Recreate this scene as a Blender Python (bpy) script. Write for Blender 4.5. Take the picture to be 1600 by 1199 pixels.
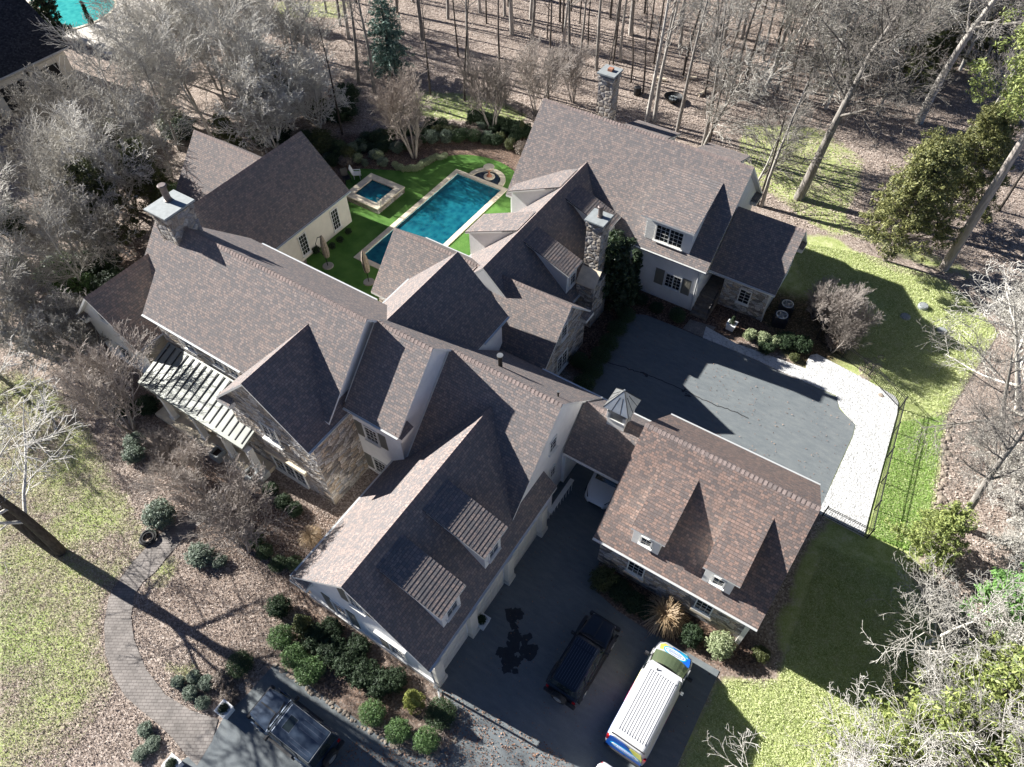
import bpy, bmesh, math, random
import numpy as np
from mathutils import Vector, Matrix
R = math.radians
# ------------------------------------------------------------ clear
for o in list(bpy.data.objects): bpy.data.objects.remove(o, do_unlink=True)
scene = bpy.context.scene
COL = scene.collection

# ------------------------------------------------------------ camera (drone, 36 m up)
TH, RO, YA, FPX, CAMH = R(51.34638), R(0.9013), R(-33.66037), 1108.235, 36.0
_fw = np.array([math.sin(YA)*math.cos(TH), math.cos(YA)*math.cos(TH), -math.sin(TH)])
_rt = np.array([math.cos(YA), -math.sin(YA), 0.]); _dn = np.cross(_fw, _rt)
_r2 = _rt*math.cos(RO)+_dn*math.sin(RO); _d2 = -_rt*math.sin(RO)+_dn*math.cos(RO)
CAM0 = np.array([0, 0, CAMH])
cam_d = bpy.data.cameras.new('camera'); cam = bpy.data.objects.new('camera', cam_d); COL.objects.link(cam)
cam_d.sensor_width = 36; cam_d.lens = FPX/1600*36; cam_d.clip_end = 3000; cam_d.clip_start = .1
m = Matrix.Identity(4)
for i in range(3):
    m[i][0] = _r2[i]; m[i][1] = -_d2[i]; m[i][2] = -_fw[i]; m[i][3] = CAM0[i]
cam.matrix_world = m
scene.camera = cam

# ------------------------------------------------------------ world, sun, exposure
SUN_EL, SUN_AZ = R(27.9), R(5.5)         # light travels towards +x, slightly +y
w = bpy.data.worlds.new("World"); scene.world = w; w.use_nodes = True
nt = w.node_tree; bg = nt.nodes['Background']
sky = nt.nodes.new('ShaderNodeTexSky'); sky.sky_type = 'NISHITA'; sky.sun_disc = False
sky.sun_elevation = SUN_EL; sky.sun_rotation = R(270)-SUN_AZ
nt.links.new(sky.outputs[0], bg.inputs[0]); bg.inputs[1].default_value = 0.05; sky.air_density = .38; sky.dust_density = .1; sky.ozone_density = 4.0
sd = bpy.data.lights.new('sun', 'SUN'); sd.energy = 5.0; sd.angle = R(.5); sd.color = (1, .972, .925)
sun = bpy.data.objects.new('sun', sd); COL.objects.link(sun)
ld = Vector((math.cos(SUN_EL)*math.cos(SUN_AZ), math.cos(SUN_EL)*math.sin(SUN_AZ), -math.sin(SUN_EL)))
sun.rotation_euler = ld.to_track_quat('-Z', 'Y').to_euler(); sun.location = (-60, 0, 60)
vs = scene.view_settings; vs.view_transform = 'Standard'; vs.look = 'None'; vs.gamma = 1; vs.exposure = 1.5

def GP(px, py, z=0.0):
    """point of the real ground (or a level z) that a surveyed pixel of the drone photo shows"""
    d = _r2*((px-800)/FPX)+_d2*((py-599.5)/FPX)+_fw
    t = (z-CAMH)/d[2]
    return (float(d[0]*t), float(d[1]*t), z)

# ------------------------------------------------------------ materials
def new_mat(name):
    mt = bpy.data.materials.new(name); mt.use_nodes = True
    n = mt.node_tree; b = n.nodes['Principled BSDF']
    return mt, n, b
def plain(name, col, rough=.6, metal=0, noise=.12, nscale=6, bump=0.0, spec=.5, bscale=40):
    mt, n, b = new_mat(name)
    b.inputs['Roughness'].default_value = rough; b.inputs['Metallic'].default_value = metal
    b.inputs['Specular IOR Level'].default_value = spec
    tc = n.nodes.new('ShaderNodeTexCoord'); nz = n.nodes.new('ShaderNodeTexNoise')
    nz.inputs['Scale'].default_value = nscale; nz.inputs['Detail'].default_value = 5
    n.links.new(tc.outputs['Object'], nz.inputs['Vector'])
    mr = n.nodes.new('ShaderNodeMapRange'); mr.inputs[1].default_value = .3; mr.inputs[2].default_value = .7
    mr.inputs[3].default_value = 1-noise; mr.inputs[4].default_value = 1+noise
    n.links.new(nz.outputs[0], mr.inputs[0])
    mx = n.nodes.new('ShaderNodeVectorMath'); mx.operation = 'SCALE'; mx.inputs[0].default_value = col
    n.links.new(mr.outputs[0], mx.inputs['Scale']); n.links.new(mx.outputs[0], b.inputs['Base Color'])
    if bump:
        n2 = n.nodes.new('ShaderNodeTexNoise'); n2.inputs['Scale'].default_value = bscale; n2.inputs['Detail'].default_value = 6
        n.links.new(tc.outputs['Object'], n2.inputs['Vector'])
        bp = n.nodes.new('ShaderNodeBump'); bp.inputs['Strength'].default_value = .7; bp.inputs['Distance'].default_value = bump
        n.links.new(n2.outputs[0], bp.inputs['Height']); n.links.new(bp.outputs[0], b.inputs['Normal'])
    return mt
def ramp(n, stops, interp='LINEAR'):
    r = n.nodes.new('ShaderNodeValToRGB'); r.color_ramp.interpolation = interp
    e = r.color_ramp.elements
    while len(e) < len(stops): e.new(.5)
    for el, (p, c) in zip(e, stops): el.position = p; el.color = (*c, 1)
    return r
def mixc(n, a, b_, fac, mode='MIX'):
    x = n.nodes.new('ShaderNodeMix'); x.data_type = 'RGBA'; x.blend_type = mode
    for sock, v in ((x.inputs[6], a), (x.inputs[7], b_), (x.inputs[0], fac)):
        if hasattr(v, 'links') or hasattr(v, 'is_output'): n.links.new(v, sock)
        elif isinstance(v, (int, float)): sock.default_value = v
        else: sock.default_value = (*v, 1)
    return x.outputs[2]
def shingle(name, pal, mortar=.45, row=.135, wdt=.2):
    mt, n, b = new_mat(name)
    b.inputs['Roughness'].default_value = .92; b.inputs['Specular IOR Level'].default_value = .25
    uv = n.nodes.new('ShaderNodeUVMap')
    br = n.nodes.new('ShaderNodeTexBrick'); br.inputs['Scale'].default_value = 1
    br.inputs['Brick Width'].default_value = wdt; br.inputs['Row Height'].default_value = row
    br.inputs['Mortar Size'].default_value = .011; br.inputs['Mortar Smooth'].default_value = .3
    br.inputs['Color1'].default_value = (0, 0, 0, 1); br.inputs['Color2'].default_value = (1, 1, 1, 1); br.inputs['Mortar'].default_value = (.5, .5, .5, 1)
    br.offset = .37; br.squash = .7; br.squash_frequency = 3
    n.links.new(uv.outputs[0], br.inputs['Vector'])
    # patchy blend: neighbouring tabs drift between greyer and redder
    nz = n.nodes.new('ShaderNodeTexNoise'); nz.inputs['Scale'].default_value = 1.1; nz.inputs['Detail'].default_value = 6; nz.inputs['Roughness'].default_value = .7
    n.links.new(uv.outputs[0], nz.inputs['Vector'])
    ad = n.nodes.new('ShaderNodeMath'); ad.operation = 'MULTIPLY_ADD'; ad.inputs[1].default_value = .3; ad.inputs[2].default_value = -.15
    n.links.new(nz.outputs[0], ad.inputs[0])
    a2 = n.nodes.new('ShaderNodeMath'); a2.operation = 'ADD'; a2.use_clamp = True
    n.links.new(br.outputs['Color'], a2.inputs[0]); n.links.new(ad.outputs[0], a2.inputs[1])
    rp = ramp(n, pal); n.links.new(a2.outputs[0], rp.inputs[0])
    gr = n.nodes.new('ShaderNodeTexNoise'); gr.inputs['Scale'].default_value = 45; gr.inputs['Detail'].default_value = 4
    n.links.new(uv.outputs[0], gr.inputs['Vector'])
    g2 = n.nodes.new('ShaderNodeMapRange'); g2.inputs[1].default_value = .3; g2.inputs[2].default_value = .7; g2.inputs[3].default_value = .72; g2.inputs[4].default_value = 1.28
    n.links.new(gr.outputs[0], g2.inputs[0])
    sc = n.nodes.new('ShaderNodeVectorMath'); sc.operation = 'SCALE'
    n.links.new(rp.outputs[0], sc.inputs[0]); n.links.new(g2.outputs[0], sc.inputs['Scale'])
    fm = n.nodes.new('ShaderNodeMath'); fm.operation = 'MULTIPLY'; fm.inputs[1].default_value = mortar
    n.links.new(br.outputs['Fac'], fm.inputs[0])
    n.links.new(mixc(n, sc.outputs[0], (.02, .018, .018), fm.outputs[0]), b.inputs['Base Color'])
    h = n.nodes.new('ShaderNodeMath'); h.operation = 'MULTIPLY_ADD'; h.inputs[1].default_value = -1; h.inputs[2].default_value = 1
    n.links.new(br.outputs['Fac'], h.inputs[0])
    h2 = n.nodes.new('ShaderNodeMath'); h2.operation = 'MULTIPLY_ADD'; h2.inputs[1].default_value = .35
    n.links.new(br.outputs['Color'], h2.inputs[0]); n.links.new(h.outputs[0], h2.inputs[2])
    h3 = n.nodes.new('ShaderNodeMath'); h3.operation = 'MULTIPLY_ADD'; h3.inputs[1].default_value = .5
    n.links.new(gr.outputs[0], h3.inputs[0]); n.links.new(h2.outputs[0], h3.inputs[2])
    bp = n.nodes.new('ShaderNodeBump'); bp.inputs['Strength'].default_value = .8; bp.inputs['Distance'].default_value = .012
    n.links.new(h3.outputs[0], bp.inputs['Height']); n.links.new(bp.outputs[0], b.inputs['Normal'])
    return mt
def stone(name, pal, scale=2.6, mort=(.16, .13, .11), mw=.07, ysq=1.7, bump=.05):
    mt, n, b = new_mat(name)
    b.inputs['Roughness'].default_value = .85
    uv = n.nodes.new('ShaderNodeUVMap'); mp = n.nodes.new('ShaderNodeMapping'); mp.inputs['Scale'].default_value = (scale, scale*ysq, 1)
    n.links.new(uv.outputs[0], mp.inputs[0])
    nz = n.nodes.new('ShaderNodeTexNoise'); nz.inputs['Scale'].default_value = 1.5; n.links.new(mp.outputs[0], nz.inputs['Vector'])
    wp = mixc(n, mp.outputs[0], nz.outputs['Color'], .25)
    v1 = n.nodes.new('ShaderNodeTexVoronoi'); v1.feature = 'F1'; v1.distance = 'CHEBYCHEV'; v1.inputs['Randomness'].default_value = .9
    v1.voronoi_dimensions = '2D'; v1.inputs['Scale'].default_value = 1
    v2 = n.nodes.new('ShaderNodeTexVoronoi'); v2.feature = 'DISTANCE_TO_EDGE'; v2.voronoi_dimensions = '2D'; v2.inputs['Scale'].default_value = 1; v2.inputs['Randomness'].default_value = .9
    v1.distance = 'EUCLIDEAN'
    n.links.new(wp, v1.inputs['Vector']); n.links.new(wp, v2.inputs['Vector'])
    sp = n.nodes.new('ShaderNodeSeparateColor'); n.links.new(v1.outputs['Color'], sp.inputs[0])
    rp = ramp(n, pal); n.links.new(sp.outputs[0], rp.inputs[0])
    n3 = n.nodes.new('ShaderNodeTexNoise'); n3.inputs['Scale'].default_value = 9; n3.inputs['Detail'].default_value = 6
    n.links.new(uv.outputs[0], n3.inputs['Vector'])
    g2 = n.nodes.new('ShaderNodeMapRange'); g2.inputs[1].default_value = .3; g2.inputs[2].default_value = .7; g2.inputs[3].default_value = .65; g2.inputs[4].default_value = 1.35
    n.links.new(n3.outputs[0], g2.inputs[0])
    sc = n.nodes.new('ShaderNodeVectorMath'); sc.operation = 'SCALE'; n.links.new(rp.outputs[0], sc.inputs[0]); n.links.new(g2.outputs[0], sc.inputs['Scale'])
    e = n.nodes.new('ShaderNodeMapRange'); e.inputs[1].default_value = mw*.4; e.inputs[2].default_value = mw; n.links.new(v2.outputs['Distance'], e.inputs[0])
    n.links.new(mixc(n, mort, sc.outputs[0], e.outputs[0]), b.inputs['Base Color'])
    e2 = n.nodes.new('ShaderNodeMapRange'); e2.inputs[1].default_value = 0; e2.inputs[2].default_value = .3; n.links.new(v2.outputs['Distance'], e2.inputs[0])
    ad = n.nodes.new('ShaderNodeMath'); ad.operation = 'ADD'; n.links.new(e2.outputs[0], ad.inputs[0])
    a3 = n.nodes.new('ShaderNodeMath'); a3.operation = 'MULTIPLY_ADD'; a3.inputs[1].default_value = .8; n.links.new(sp.outputs[1], a3.inputs[0]); n.links.new(n3.outputs[0], a3.inputs[2])
    n.links.new(a3.outputs[0], ad.inputs[1])
    bp = n.nodes.new('ShaderNodeBump'); bp.inputs['Strength'].default_value = 1; bp.inputs['Distance'].default_value = bump
    n.links.new(ad.outputs[0], bp.inputs['Height']); n.links.new(bp.outputs[0], b.inputs['Normal'])
    return mt
def leafmat(name, c1, c2, rough=.55, trans=.15, spec=.4):
    mt, n, b = new_mat(name)
    g = n.nodes.new('ShaderNodeNewGeometry'); rp = ramp(n, [(0, c1), (1, c2)])
    n.links.new(g.outputs['Random Per Island'], rp.inputs[0])
    n.links.new(rp.outputs[0], b.inputs['Base Color'])
    b.inputs['Roughness'].default_value = rough; b.inputs['Specular IOR Level'].default_value = spec
    if trans:
        t = n.nodes.new('ShaderNodeBsdfTranslucent'); n.links.new(rp.outputs[0], t.inputs[0])
        mx = n.nodes.new('ShaderNodeMixShader'); mx.inputs[0].default_value = trans
        n.links.new(b.outputs[0], mx.inputs[1]); n.links.new(t.outputs[0], mx.inputs[2])
        n.links.new(mx.outputs[0], n.nodes['Material Output'].inputs[0])
    return mt
def woodmat(name, c1, c2, rough=.9):
    mt, n, b = new_mat(name)
    tc = n.nodes.new('ShaderNodeTexCoord'); nz = n.nodes.new('ShaderNodeTexNoise'); nz.inputs['Scale'].default_value = 3; nz.inputs['Detail'].default_value = 6
    mp = n.nodes.new('ShaderNodeMapping'); mp.inputs['Scale'].default_value = (4, 4, .7); n.links.new(tc.outputs['Object'], mp.inputs[0])
    n.links.new(mp.outputs[0], nz.inputs['Vector'])
    oi = n.nodes.new('ShaderNodeObjectInfo')
    a = n.nodes.new('ShaderNodeMath'); a.operation = 'MULTIPLY_ADD'; a.inputs[1].default_value = .5; a.inputs[2].default_value = -.25; n.links.new(oi.outputs['Random'], a.inputs[0])
    a2 = n.nodes.new('ShaderNodeMath'); a2.operation = 'ADD'; a2.use_clamp = True; n.links.new(nz.outputs[0], a2.inputs[0]); n.links.new(a.outputs[0], a2.inputs[1])
    rp = ramp(n, [(.25, c1), (.75, c2)]); n.links.new(a2.outputs[0], rp.inputs[0]); n.links.new(rp.outputs[0], b.inputs['Base Color'])
    bp = n.nodes.new('ShaderNodeBump'); bp.inputs['Strength'].default_value = .6; bp.inputs['Distance'].default_value = .03
    n.links.new(nz.outputs[0], bp.inputs['Height']); n.links.new(bp.outputs[0], b.inputs['Normal'])
    b.inputs['Roughness'].default_value = rough; b.inputs['Specular IOR Level'].default_value = .2
    return mt

PAL_G = [(0, (.155, .146, .147)), (.35, (.185, .170, .167)), (.6, (.232, .194, .179)), (.85, (.268, .214, .192)), (1, (.29, .243, .222))]
PAL_W = [(0, (.125, .107, .103)), (.35, (.17, .14, .13)), (.6, (.22, .16, .137)), (.85, (.265, .18, .147)), (1, (.295, .215, .182))]
PAL_R = [(0, (.19, .16, .15)), (.5, (.24, .19, .173)), (1, (.285, .225, .205))]
M = {}
M['shingle'] = shingle('roof_shingle_grey_brown', PAL_G)
M['ridge'] = shingle('ridge_cap_shingle', PAL_R, row=.5, wdt=.22)
M['shingle_w'] = shingle('roof_shingle_red_brown', PAL_W)
M['shingle_k'] = shingle('roof_shingle_charcoal', [(0, (.018, .02, .025)), (.5, (.035, .037, .045)), (1, (.06, .06, .07))])
M['stone'] = stone('fieldstone_wall', [(0, (.14, .135, .135)), (.2, (.32, .28, .24)), (.4, (.52, .42, .31)), (.6, (.44, .43, .43)), (.8, (.66, .60, .52)), (1, (.28, .29, .31))], scale=2.9, ysq=2.1, mw=.05)
M['stone_c'] = stone('chimney_stone', [(0, (.12, .1, .09)), (.25, (.28, .23, .18)), (.5, (.42, .36, .29)), (.75, (.24, .23, .23)), (1, (.5, .46, .4))], scale=3.4, mort=(.3, .28, .25), ysq=1.3)
M['white'] = plain('painted_brick_white', (.80, .79, .76), .7, noise=.05, nscale=2, bump=.006, bscale=14)
M['cream'] = plain('cream_stucco', (.70, .655, .56), .75, noise=.06, nscale=2, bump=.004)
M['trim'] = plain('trim_paint', (.74, .73, .69), .5, noise=.04)
M['siding'] = plain('lap_siding', (.74, .74, .72), .55, noise=.03)
M['shutter'] = plain('shutter_taupe', (.21, .2, .165), .6, noise=.06)
M['metal'] = plain('galvanised_metal', (.42, .43, .42), .38, .8, noise=.15, nscale=3)
M['slate'] = plain('chimney_cap_slab', (.27, .29, .29), .6, noise=.14, nscale=4, bump=.01)
M['gutter'] = plain('gutter_aluminium', (.66, .67, .66), .35, .35, noise=.04)
M['dark'] = plain('dark_interior', (.012, .012, .013), .9, noise=0)
M['black'] = plain('black_iron', (.02, .02, .021), .45, .3, noise=.05)
M['rubber'] = plain('tyre_rubber', (.02, .02, .02), .85, noise=.1)
M['porchmetal'] = plain('standing_seam_metal', (.25, .26, .23), .5, .15, noise=.09, nscale=2.2)
M['seam'] = plain('standing_seam_rib', (.03, .03, .03), .5, .3, noise=.05)
M['planter'] = plain('planter_white', (.8, .8, .78), .5, noise=.03)
M['tan'] = plain('limestone_coping', (.66, .57, .43), .75, noise=.14, nscale=3, bump=.006)
M['brick'] = plain('terracotta', (.34, .15, .09), .8, noise=.2, nscale=8)
M['canvas'] = plain('umbrella_canvas', (.32, .27, .21), .85, noise=.3, nscale=9)
M['wicker'] = plain('chair_white', (.7, .7, .68), .6, noise=.05)
def glass(name, col=(.02, .025, .03)):
    mt, n, b = new_mat(name); b.inputs['Base Color'].default_value = (*col, 1); b.inputs['Roughness'].default_value = .06
    b.inputs['Specular IOR Level'].default_value = .9
    tc = n.nodes.new('ShaderNodeTexCoord'); nz = n.nodes.new('ShaderNodeTexNoise'); nz.inputs['Scale'].default_value = 1.5; n.links.new(tc.outputs['Object'], nz.inputs['Vector'])
    bp = n.nodes.new('ShaderNodeBump'); bp.inputs['Distance'].default_value = .01; bp.inputs['Strength'].default_value = .3; n.links.new(nz.outputs[0], bp.inputs['Height']); n.links.new(bp.outputs[0], b.inputs['Normal'])
    return mt
M['glass'] = glass('window_glass')
def carpaint(name, col, rough=.25, metal=.3):
    mt, n, b = new_mat(name); b.inputs['Base Color'].default_value = (*col, 1); b.inputs['Roughness'].default_value = rough; b.inputs['Metallic'].default_value = metal
    b.inputs['Coat Weight'].default_value = .6; b.inputs['Coat Roughness'].default_value = .08
    tc = n.nodes.new('ShaderNodeTexCoord'); nz = n.nodes.new('ShaderNodeTexNoise'); nz.inputs['Scale'].default_value = 5; nz.inputs['Detail'].default_value = 8; n.links.new(tc.outputs['Object'], nz.inputs['Vector'])
    mr = n.nodes.new('ShaderNodeMapRange'); mr.inputs[3].default_value = rough*.7; mr.inputs[4].default_value = rough*1.5; n.links.new(nz.outputs[0], mr.inputs[0]); n.links.new(mr.outputs[0], b.inputs['Roughness'])
    return mt
# asphalt
def asphalt():
    mt, n, b = new_mat('asphalt')
    tc = n.nodes.new('ShaderNodeTexCoord')
    n1 = n.nodes.new('ShaderNodeTexNoise'); n1.inputs['Scale'].default_value = .35; n1.inputs['Detail'].default_value = 8; n1.inputs['Roughness'].default_value = .65
    mp = n.nodes.new('ShaderNodeMapping'); mp.inputs['Rotation'].default_value = (0, 0, R(25)); mp.inputs['Scale'].default_value = (1, 3.2, 1)
    n.links.new(tc.outputs['Object'], mp.inputs[0]); 
    n2 = n.nodes.new('ShaderNodeTexNoise'); n2.inputs['Scale'].default_value = 1.4; n2.inputs['Detail'].default_value = 7; n.links.new(mp.outputs[0], n2.inputs['Vector'])
    n.links.new(tc.outputs['Object'], n1.inputs['Vector'])
    av = n.nodes.new('ShaderNodeMath'); av.operation = 'ADD'; n.links.new(n1.outputs[0], av.inputs[0]); n.links.new(n2.outputs[0], av.inputs[1])
    rp = ramp(n, [(.35, (.12, .137, .147)), (.5, (.145, .162, .169)), (.65, (.178, .193, .194))])
    hm = n.nodes.new('ShaderNodeMath'); hm.operation = 'MULTIPLY'; hm.inputs[1].default_value = .5; n.links.new(av.outputs[0], hm.inputs[0]); n.links.new(hm.outputs[0], rp.inputs[0])
    n3 = n.nodes.new('ShaderNodeTexNoise'); n3.inputs['Scale'].default_value = 60; n3.inputs['Detail'].default_value = 3; n.links.new(tc.outputs['Object'], n3.inputs['Vector'])
    g2 = n.nodes.new('ShaderNodeMapRange'); g2.inputs[1].default_value = .35; g2.inputs[2].default_value = .65; g2.inputs[3].default_value = .8; g2.inputs[4].default_value = 1.2; n.links.new(n3.outputs[0], g2.inputs[0])
    sc = n.nodes.new('ShaderNodeVectorMath'); sc.operation = 'SCALE'; n.links.new(rp.outputs[0], sc.inputs[0]); n.links.new(g2.outputs[0], sc.inputs['Scale'])
    n.links.new(sc.outputs[0], b.inputs['Base Color']); b.inputs['Roughness'].default_value = .85
    bp = n.nodes.new('ShaderNodeBump'); bp.inputs['Distance'].default_value = .006; bp.inputs['Strength'].default_value = .6; n.links.new(n3.outputs[0], bp.inputs['Height']); n.links.new(bp.outputs[0], b.inputs['Normal'])
    return mt
M['asphalt'] = asphalt()
M['tar'] = plain('oil_stain', (.022, .023, .025), .45, noise=.3)
M['tarline'] = plain('tar_seam', (.03, .03, .03), .6, noise=.3)
def gravel():
    mt, n, b = new_mat('white_gravel')
    tc = n.nodes.new('ShaderNodeTexCoord')
    v = n.nodes.new('ShaderNodeTexVoronoi'); v.inputs['Scale'].default_value = 11; n.links.new(tc.outputs['Object'], v.inputs['Vector'])
    sp = n.nodes.new('ShaderNodeSeparateColor'); n.links.new(v.outputs['Color'], sp.inputs[0])
    rp = ramp(n, [(0, (.36, .36, .35)), (.3, (.52, .52, .51)), (1, (.60, .60, .59))]); n.links.new(sp.outputs[0], rp.inputs[0])
    n.links.new(rp.outputs[0], b.inputs['Base Color']); b.inputs['Roughness'].default_value = .8
    iv = n.nodes.new('ShaderNodeMath'); iv.operation = 'MULTIPLY_ADD'; iv.inputs[1].default_value = -1; n.links.new(v.outputs['Distance'], iv.inputs[0]); n.links.new(sp.outputs[1], iv.inputs[2])
    bp = n.nodes.new('ShaderNodeBump'); bp.inputs['Distance'].default_value = .035; bp.inputs['Strength'].default_value = .6; n.links.new(iv.outputs[0], bp.inputs['Height']); n.links.new(bp.outputs[0], b.inputs['Normal'])
    return mt
M['gravel'] = gravel()
def pavers():
    mt, n, b = new_mat('path_pavers')
    tc = n.nodes.new('ShaderNodeTexCoord'); mp = n.nodes.new('ShaderNodeMapping'); mp.inputs['Rotation'].default_value = (0, 0, R(-32)); n.links.new(tc.outputs['Object'], mp.inputs[0])
    br = n.nodes.new('ShaderNodeTexBrick'); br.inputs['Scale'].default_value = 1; br.inputs['Brick Width'].default_value = .26; br.inputs['Row Height'].default_value = .15; br.inputs['Mortar Size'].default_value = .01
    br.inputs['Color1'].default_value = (.19, .17, .155, 1); br.inputs['Color2'].default_value = (.25, .225, .205, 1); br.inputs['Mortar'].default_value = (.13, .11, .10, 1)
    n.links.new(mp.outputs[0], br.inputs['Vector'])
    n1 = n.nodes.new('ShaderNodeTexNoise'); n1.inputs['Scale'].default_value = 1.3; n1.inputs['Detail'].default_value = 7; n.links.new(tc.outputs['Object'], n1.inputs['Vector'])
    g2 = n.nodes.new('ShaderNodeMapRange'); g2.inputs[1].default_value = .3; g2.inputs[2].default_value = .7; g2.inputs[3].default_value = .7; g2.inputs[4].default_value = 1.2; n.links.new(n1.outputs[0], g2.inputs[0])
    sc = n.nodes.new('ShaderNodeVectorMath'); sc.operation = 'SCALE'; n.links.new(br.outputs[0], sc.inputs[0]); n.links.new(g2.outputs[0], sc.inputs['Scale'])
    n.links.new(sc.outputs[0], b.inputs['Base Color']); b.inputs['Roughness'].default_value = .85
    bp = n.nodes.new('ShaderNodeBump'); bp.inputs['Distance'].default_value = .01; bp.invert = True; n.links.new(br.outputs['Fac'], bp.inputs['Height']); n.links.new(bp.outputs[0], b.inputs['Normal'])
    return mt
M['pavers'] = pavers()
def turf():
    mt, n, b = new_mat('artificial_turf')
    tc = n.nodes.new('ShaderNodeTexCoord')
    n1 = n.nodes.new('ShaderNodeTexNoise'); n1.inputs['Scale'].default_value = .8; n1.inputs['Detail'].default_value = 8; n.links.new(tc.outputs['Object'], n1.inputs['Vector'])
    rp = ramp(n, [(.35, (.06, .145, .03)), (.65, (.11, .225, .05))]); n.links.new(n1.outputs[0], rp.inputs[0]); n.links.new(rp.outputs[0], b.inputs['Base Color'])
    b.inputs['Roughness'].default_value = .9; b.inputs['Specular IOR Level'].default_value = .1
    n3 = n.nodes.new('ShaderNodeTexNoise'); n3.inputs['Scale'].default_value = 70; n.links.new(tc.outputs['Object'], n3.inputs['Vector'])
    bp = n.nodes.new('ShaderNodeBump'); bp.inputs['Distance'].default_value = .02; n.links.new(n3.outputs[0], bp.inputs['Height']); n.links.new(bp.outputs[0], b.inputs['Normal'])
    return mt
M['turf'] = turf()
def water(name, tint):
    mt, n, b = new_mat(name)
    n.nodes.remove(b)
    tr = n.nodes.new('ShaderNodeBsdfTransparent'); tr.inputs[0].default_value = (*tint, 1)
    gl = n.nodes.new('ShaderNodeBsdfGlossy'); gl.inputs['Roughness'].default_value = .03
    fr = n.nodes.new('ShaderNodeFresnel'); fr.inputs[0].default_value = 1.33
    tc = n.nodes.new('ShaderNodeTexCoord'); nz = n.nodes.new('ShaderNodeTexNoise'); nz.inputs['Scale'].default_value = 5; nz.inputs['Detail'].default_value = 4; n.links.new(tc.outputs['Object'], nz.inputs['Vector'])
    bp = n.nodes.new('ShaderNodeBump'); bp.inputs['Distance'].default_value = .02; n.links.new(nz.outputs[0], bp.inputs['Height'])
    n.links.new(bp.outputs[0], gl.inputs['Normal']); n.links.new(bp.outputs[0], fr.inputs['Normal'])
    mx = n.nodes.new('ShaderNodeMixShader'); n.links.new(fr.outputs[0], mx.inputs[0]); n.links.new(tr.outputs[0], mx.inputs[1]); n.links.new(gl.outputs[0], mx.inputs[2])
    n.links.new(mx.outputs[0], n.nodes['Material Output'].inputs[0])
    return mt
def poolwater(name, c1, c2):
    mt, n, b = new_mat(name); tc = n.nodes.new('ShaderNodeTexCoord')
    v = n.nodes.new('ShaderNodeTexVoronoi'); v.feature = 'SMOOTH_F1'; v.inputs['Scale'].default_value = 2.6; nz = n.nodes.new('ShaderNodeTexNoise'); nz.inputs['Scale'].default_value = 1.2; nz.inputs['Detail'].default_value = 5
    n.links.new(tc.outputs['Object'], v.inputs['Vector']); n.links.new(tc.outputs['Object'], nz.inputs['Vector'])
    a = n.nodes.new('ShaderNodeMath'); a.operation = 'MULTIPLY_ADD'; a.inputs[1].default_value = .6; n.links.new(v.outputs['Distance'], a.inputs[0]); n.links.new(nz.outputs[0], a.inputs[2])
    rp = ramp(n, [(.45, c1), (.95, c2)]); n.links.new(a.outputs[0], rp.inputs[0]); n.links.new(rp.outputs[0], b.inputs['Base Color'])
    b.inputs['Roughness'].default_value = .05; b.inputs['IOR'].default_value = 1.33
    z2 = n.nodes.new('ShaderNodeTexNoise'); z2.inputs['Scale'].default_value = 6; n.links.new(tc.outputs['Object'], z2.inputs['Vector'])
    bp = n.nodes.new('ShaderNodeBump'); bp.inputs['Distance'].default_value = .01; bp.inputs['Strength'].default_value = .5; n.links.new(z2.outputs[0], bp.inputs['Height']); n.links.new(bp.outputs[0], b.inputs['Normal'])
    return mt
M['water'] = poolwater('pool_water', (.003, .055, .095), (.01, .125, .16))
M['water2'] = poolwater('pool_water_turquoise', (.02, .26, .25), (.05, .38, .34))
M['basin'] = plain('pool_plaster', (.42, .86, .90), .8, noise=.35, nscale=3.5)
M['basin2'] = plain('pool_plaster_pale', (.25, .75, .68), .8, noise=.12, nscale=1.5)
M['deck'] = plain('concrete_deck', (.62, .57, .50), .8, noise=.1, nscale=1)
M['mulch'] = plain('dark_soil', (.05, .035, .028), .95, noise=.4, nscale=8, bump=.04)
M['rock'] = plain('field_rock', (.30, .25, .2), .85, noise=.35, nscale=5, bump=.03)

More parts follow.
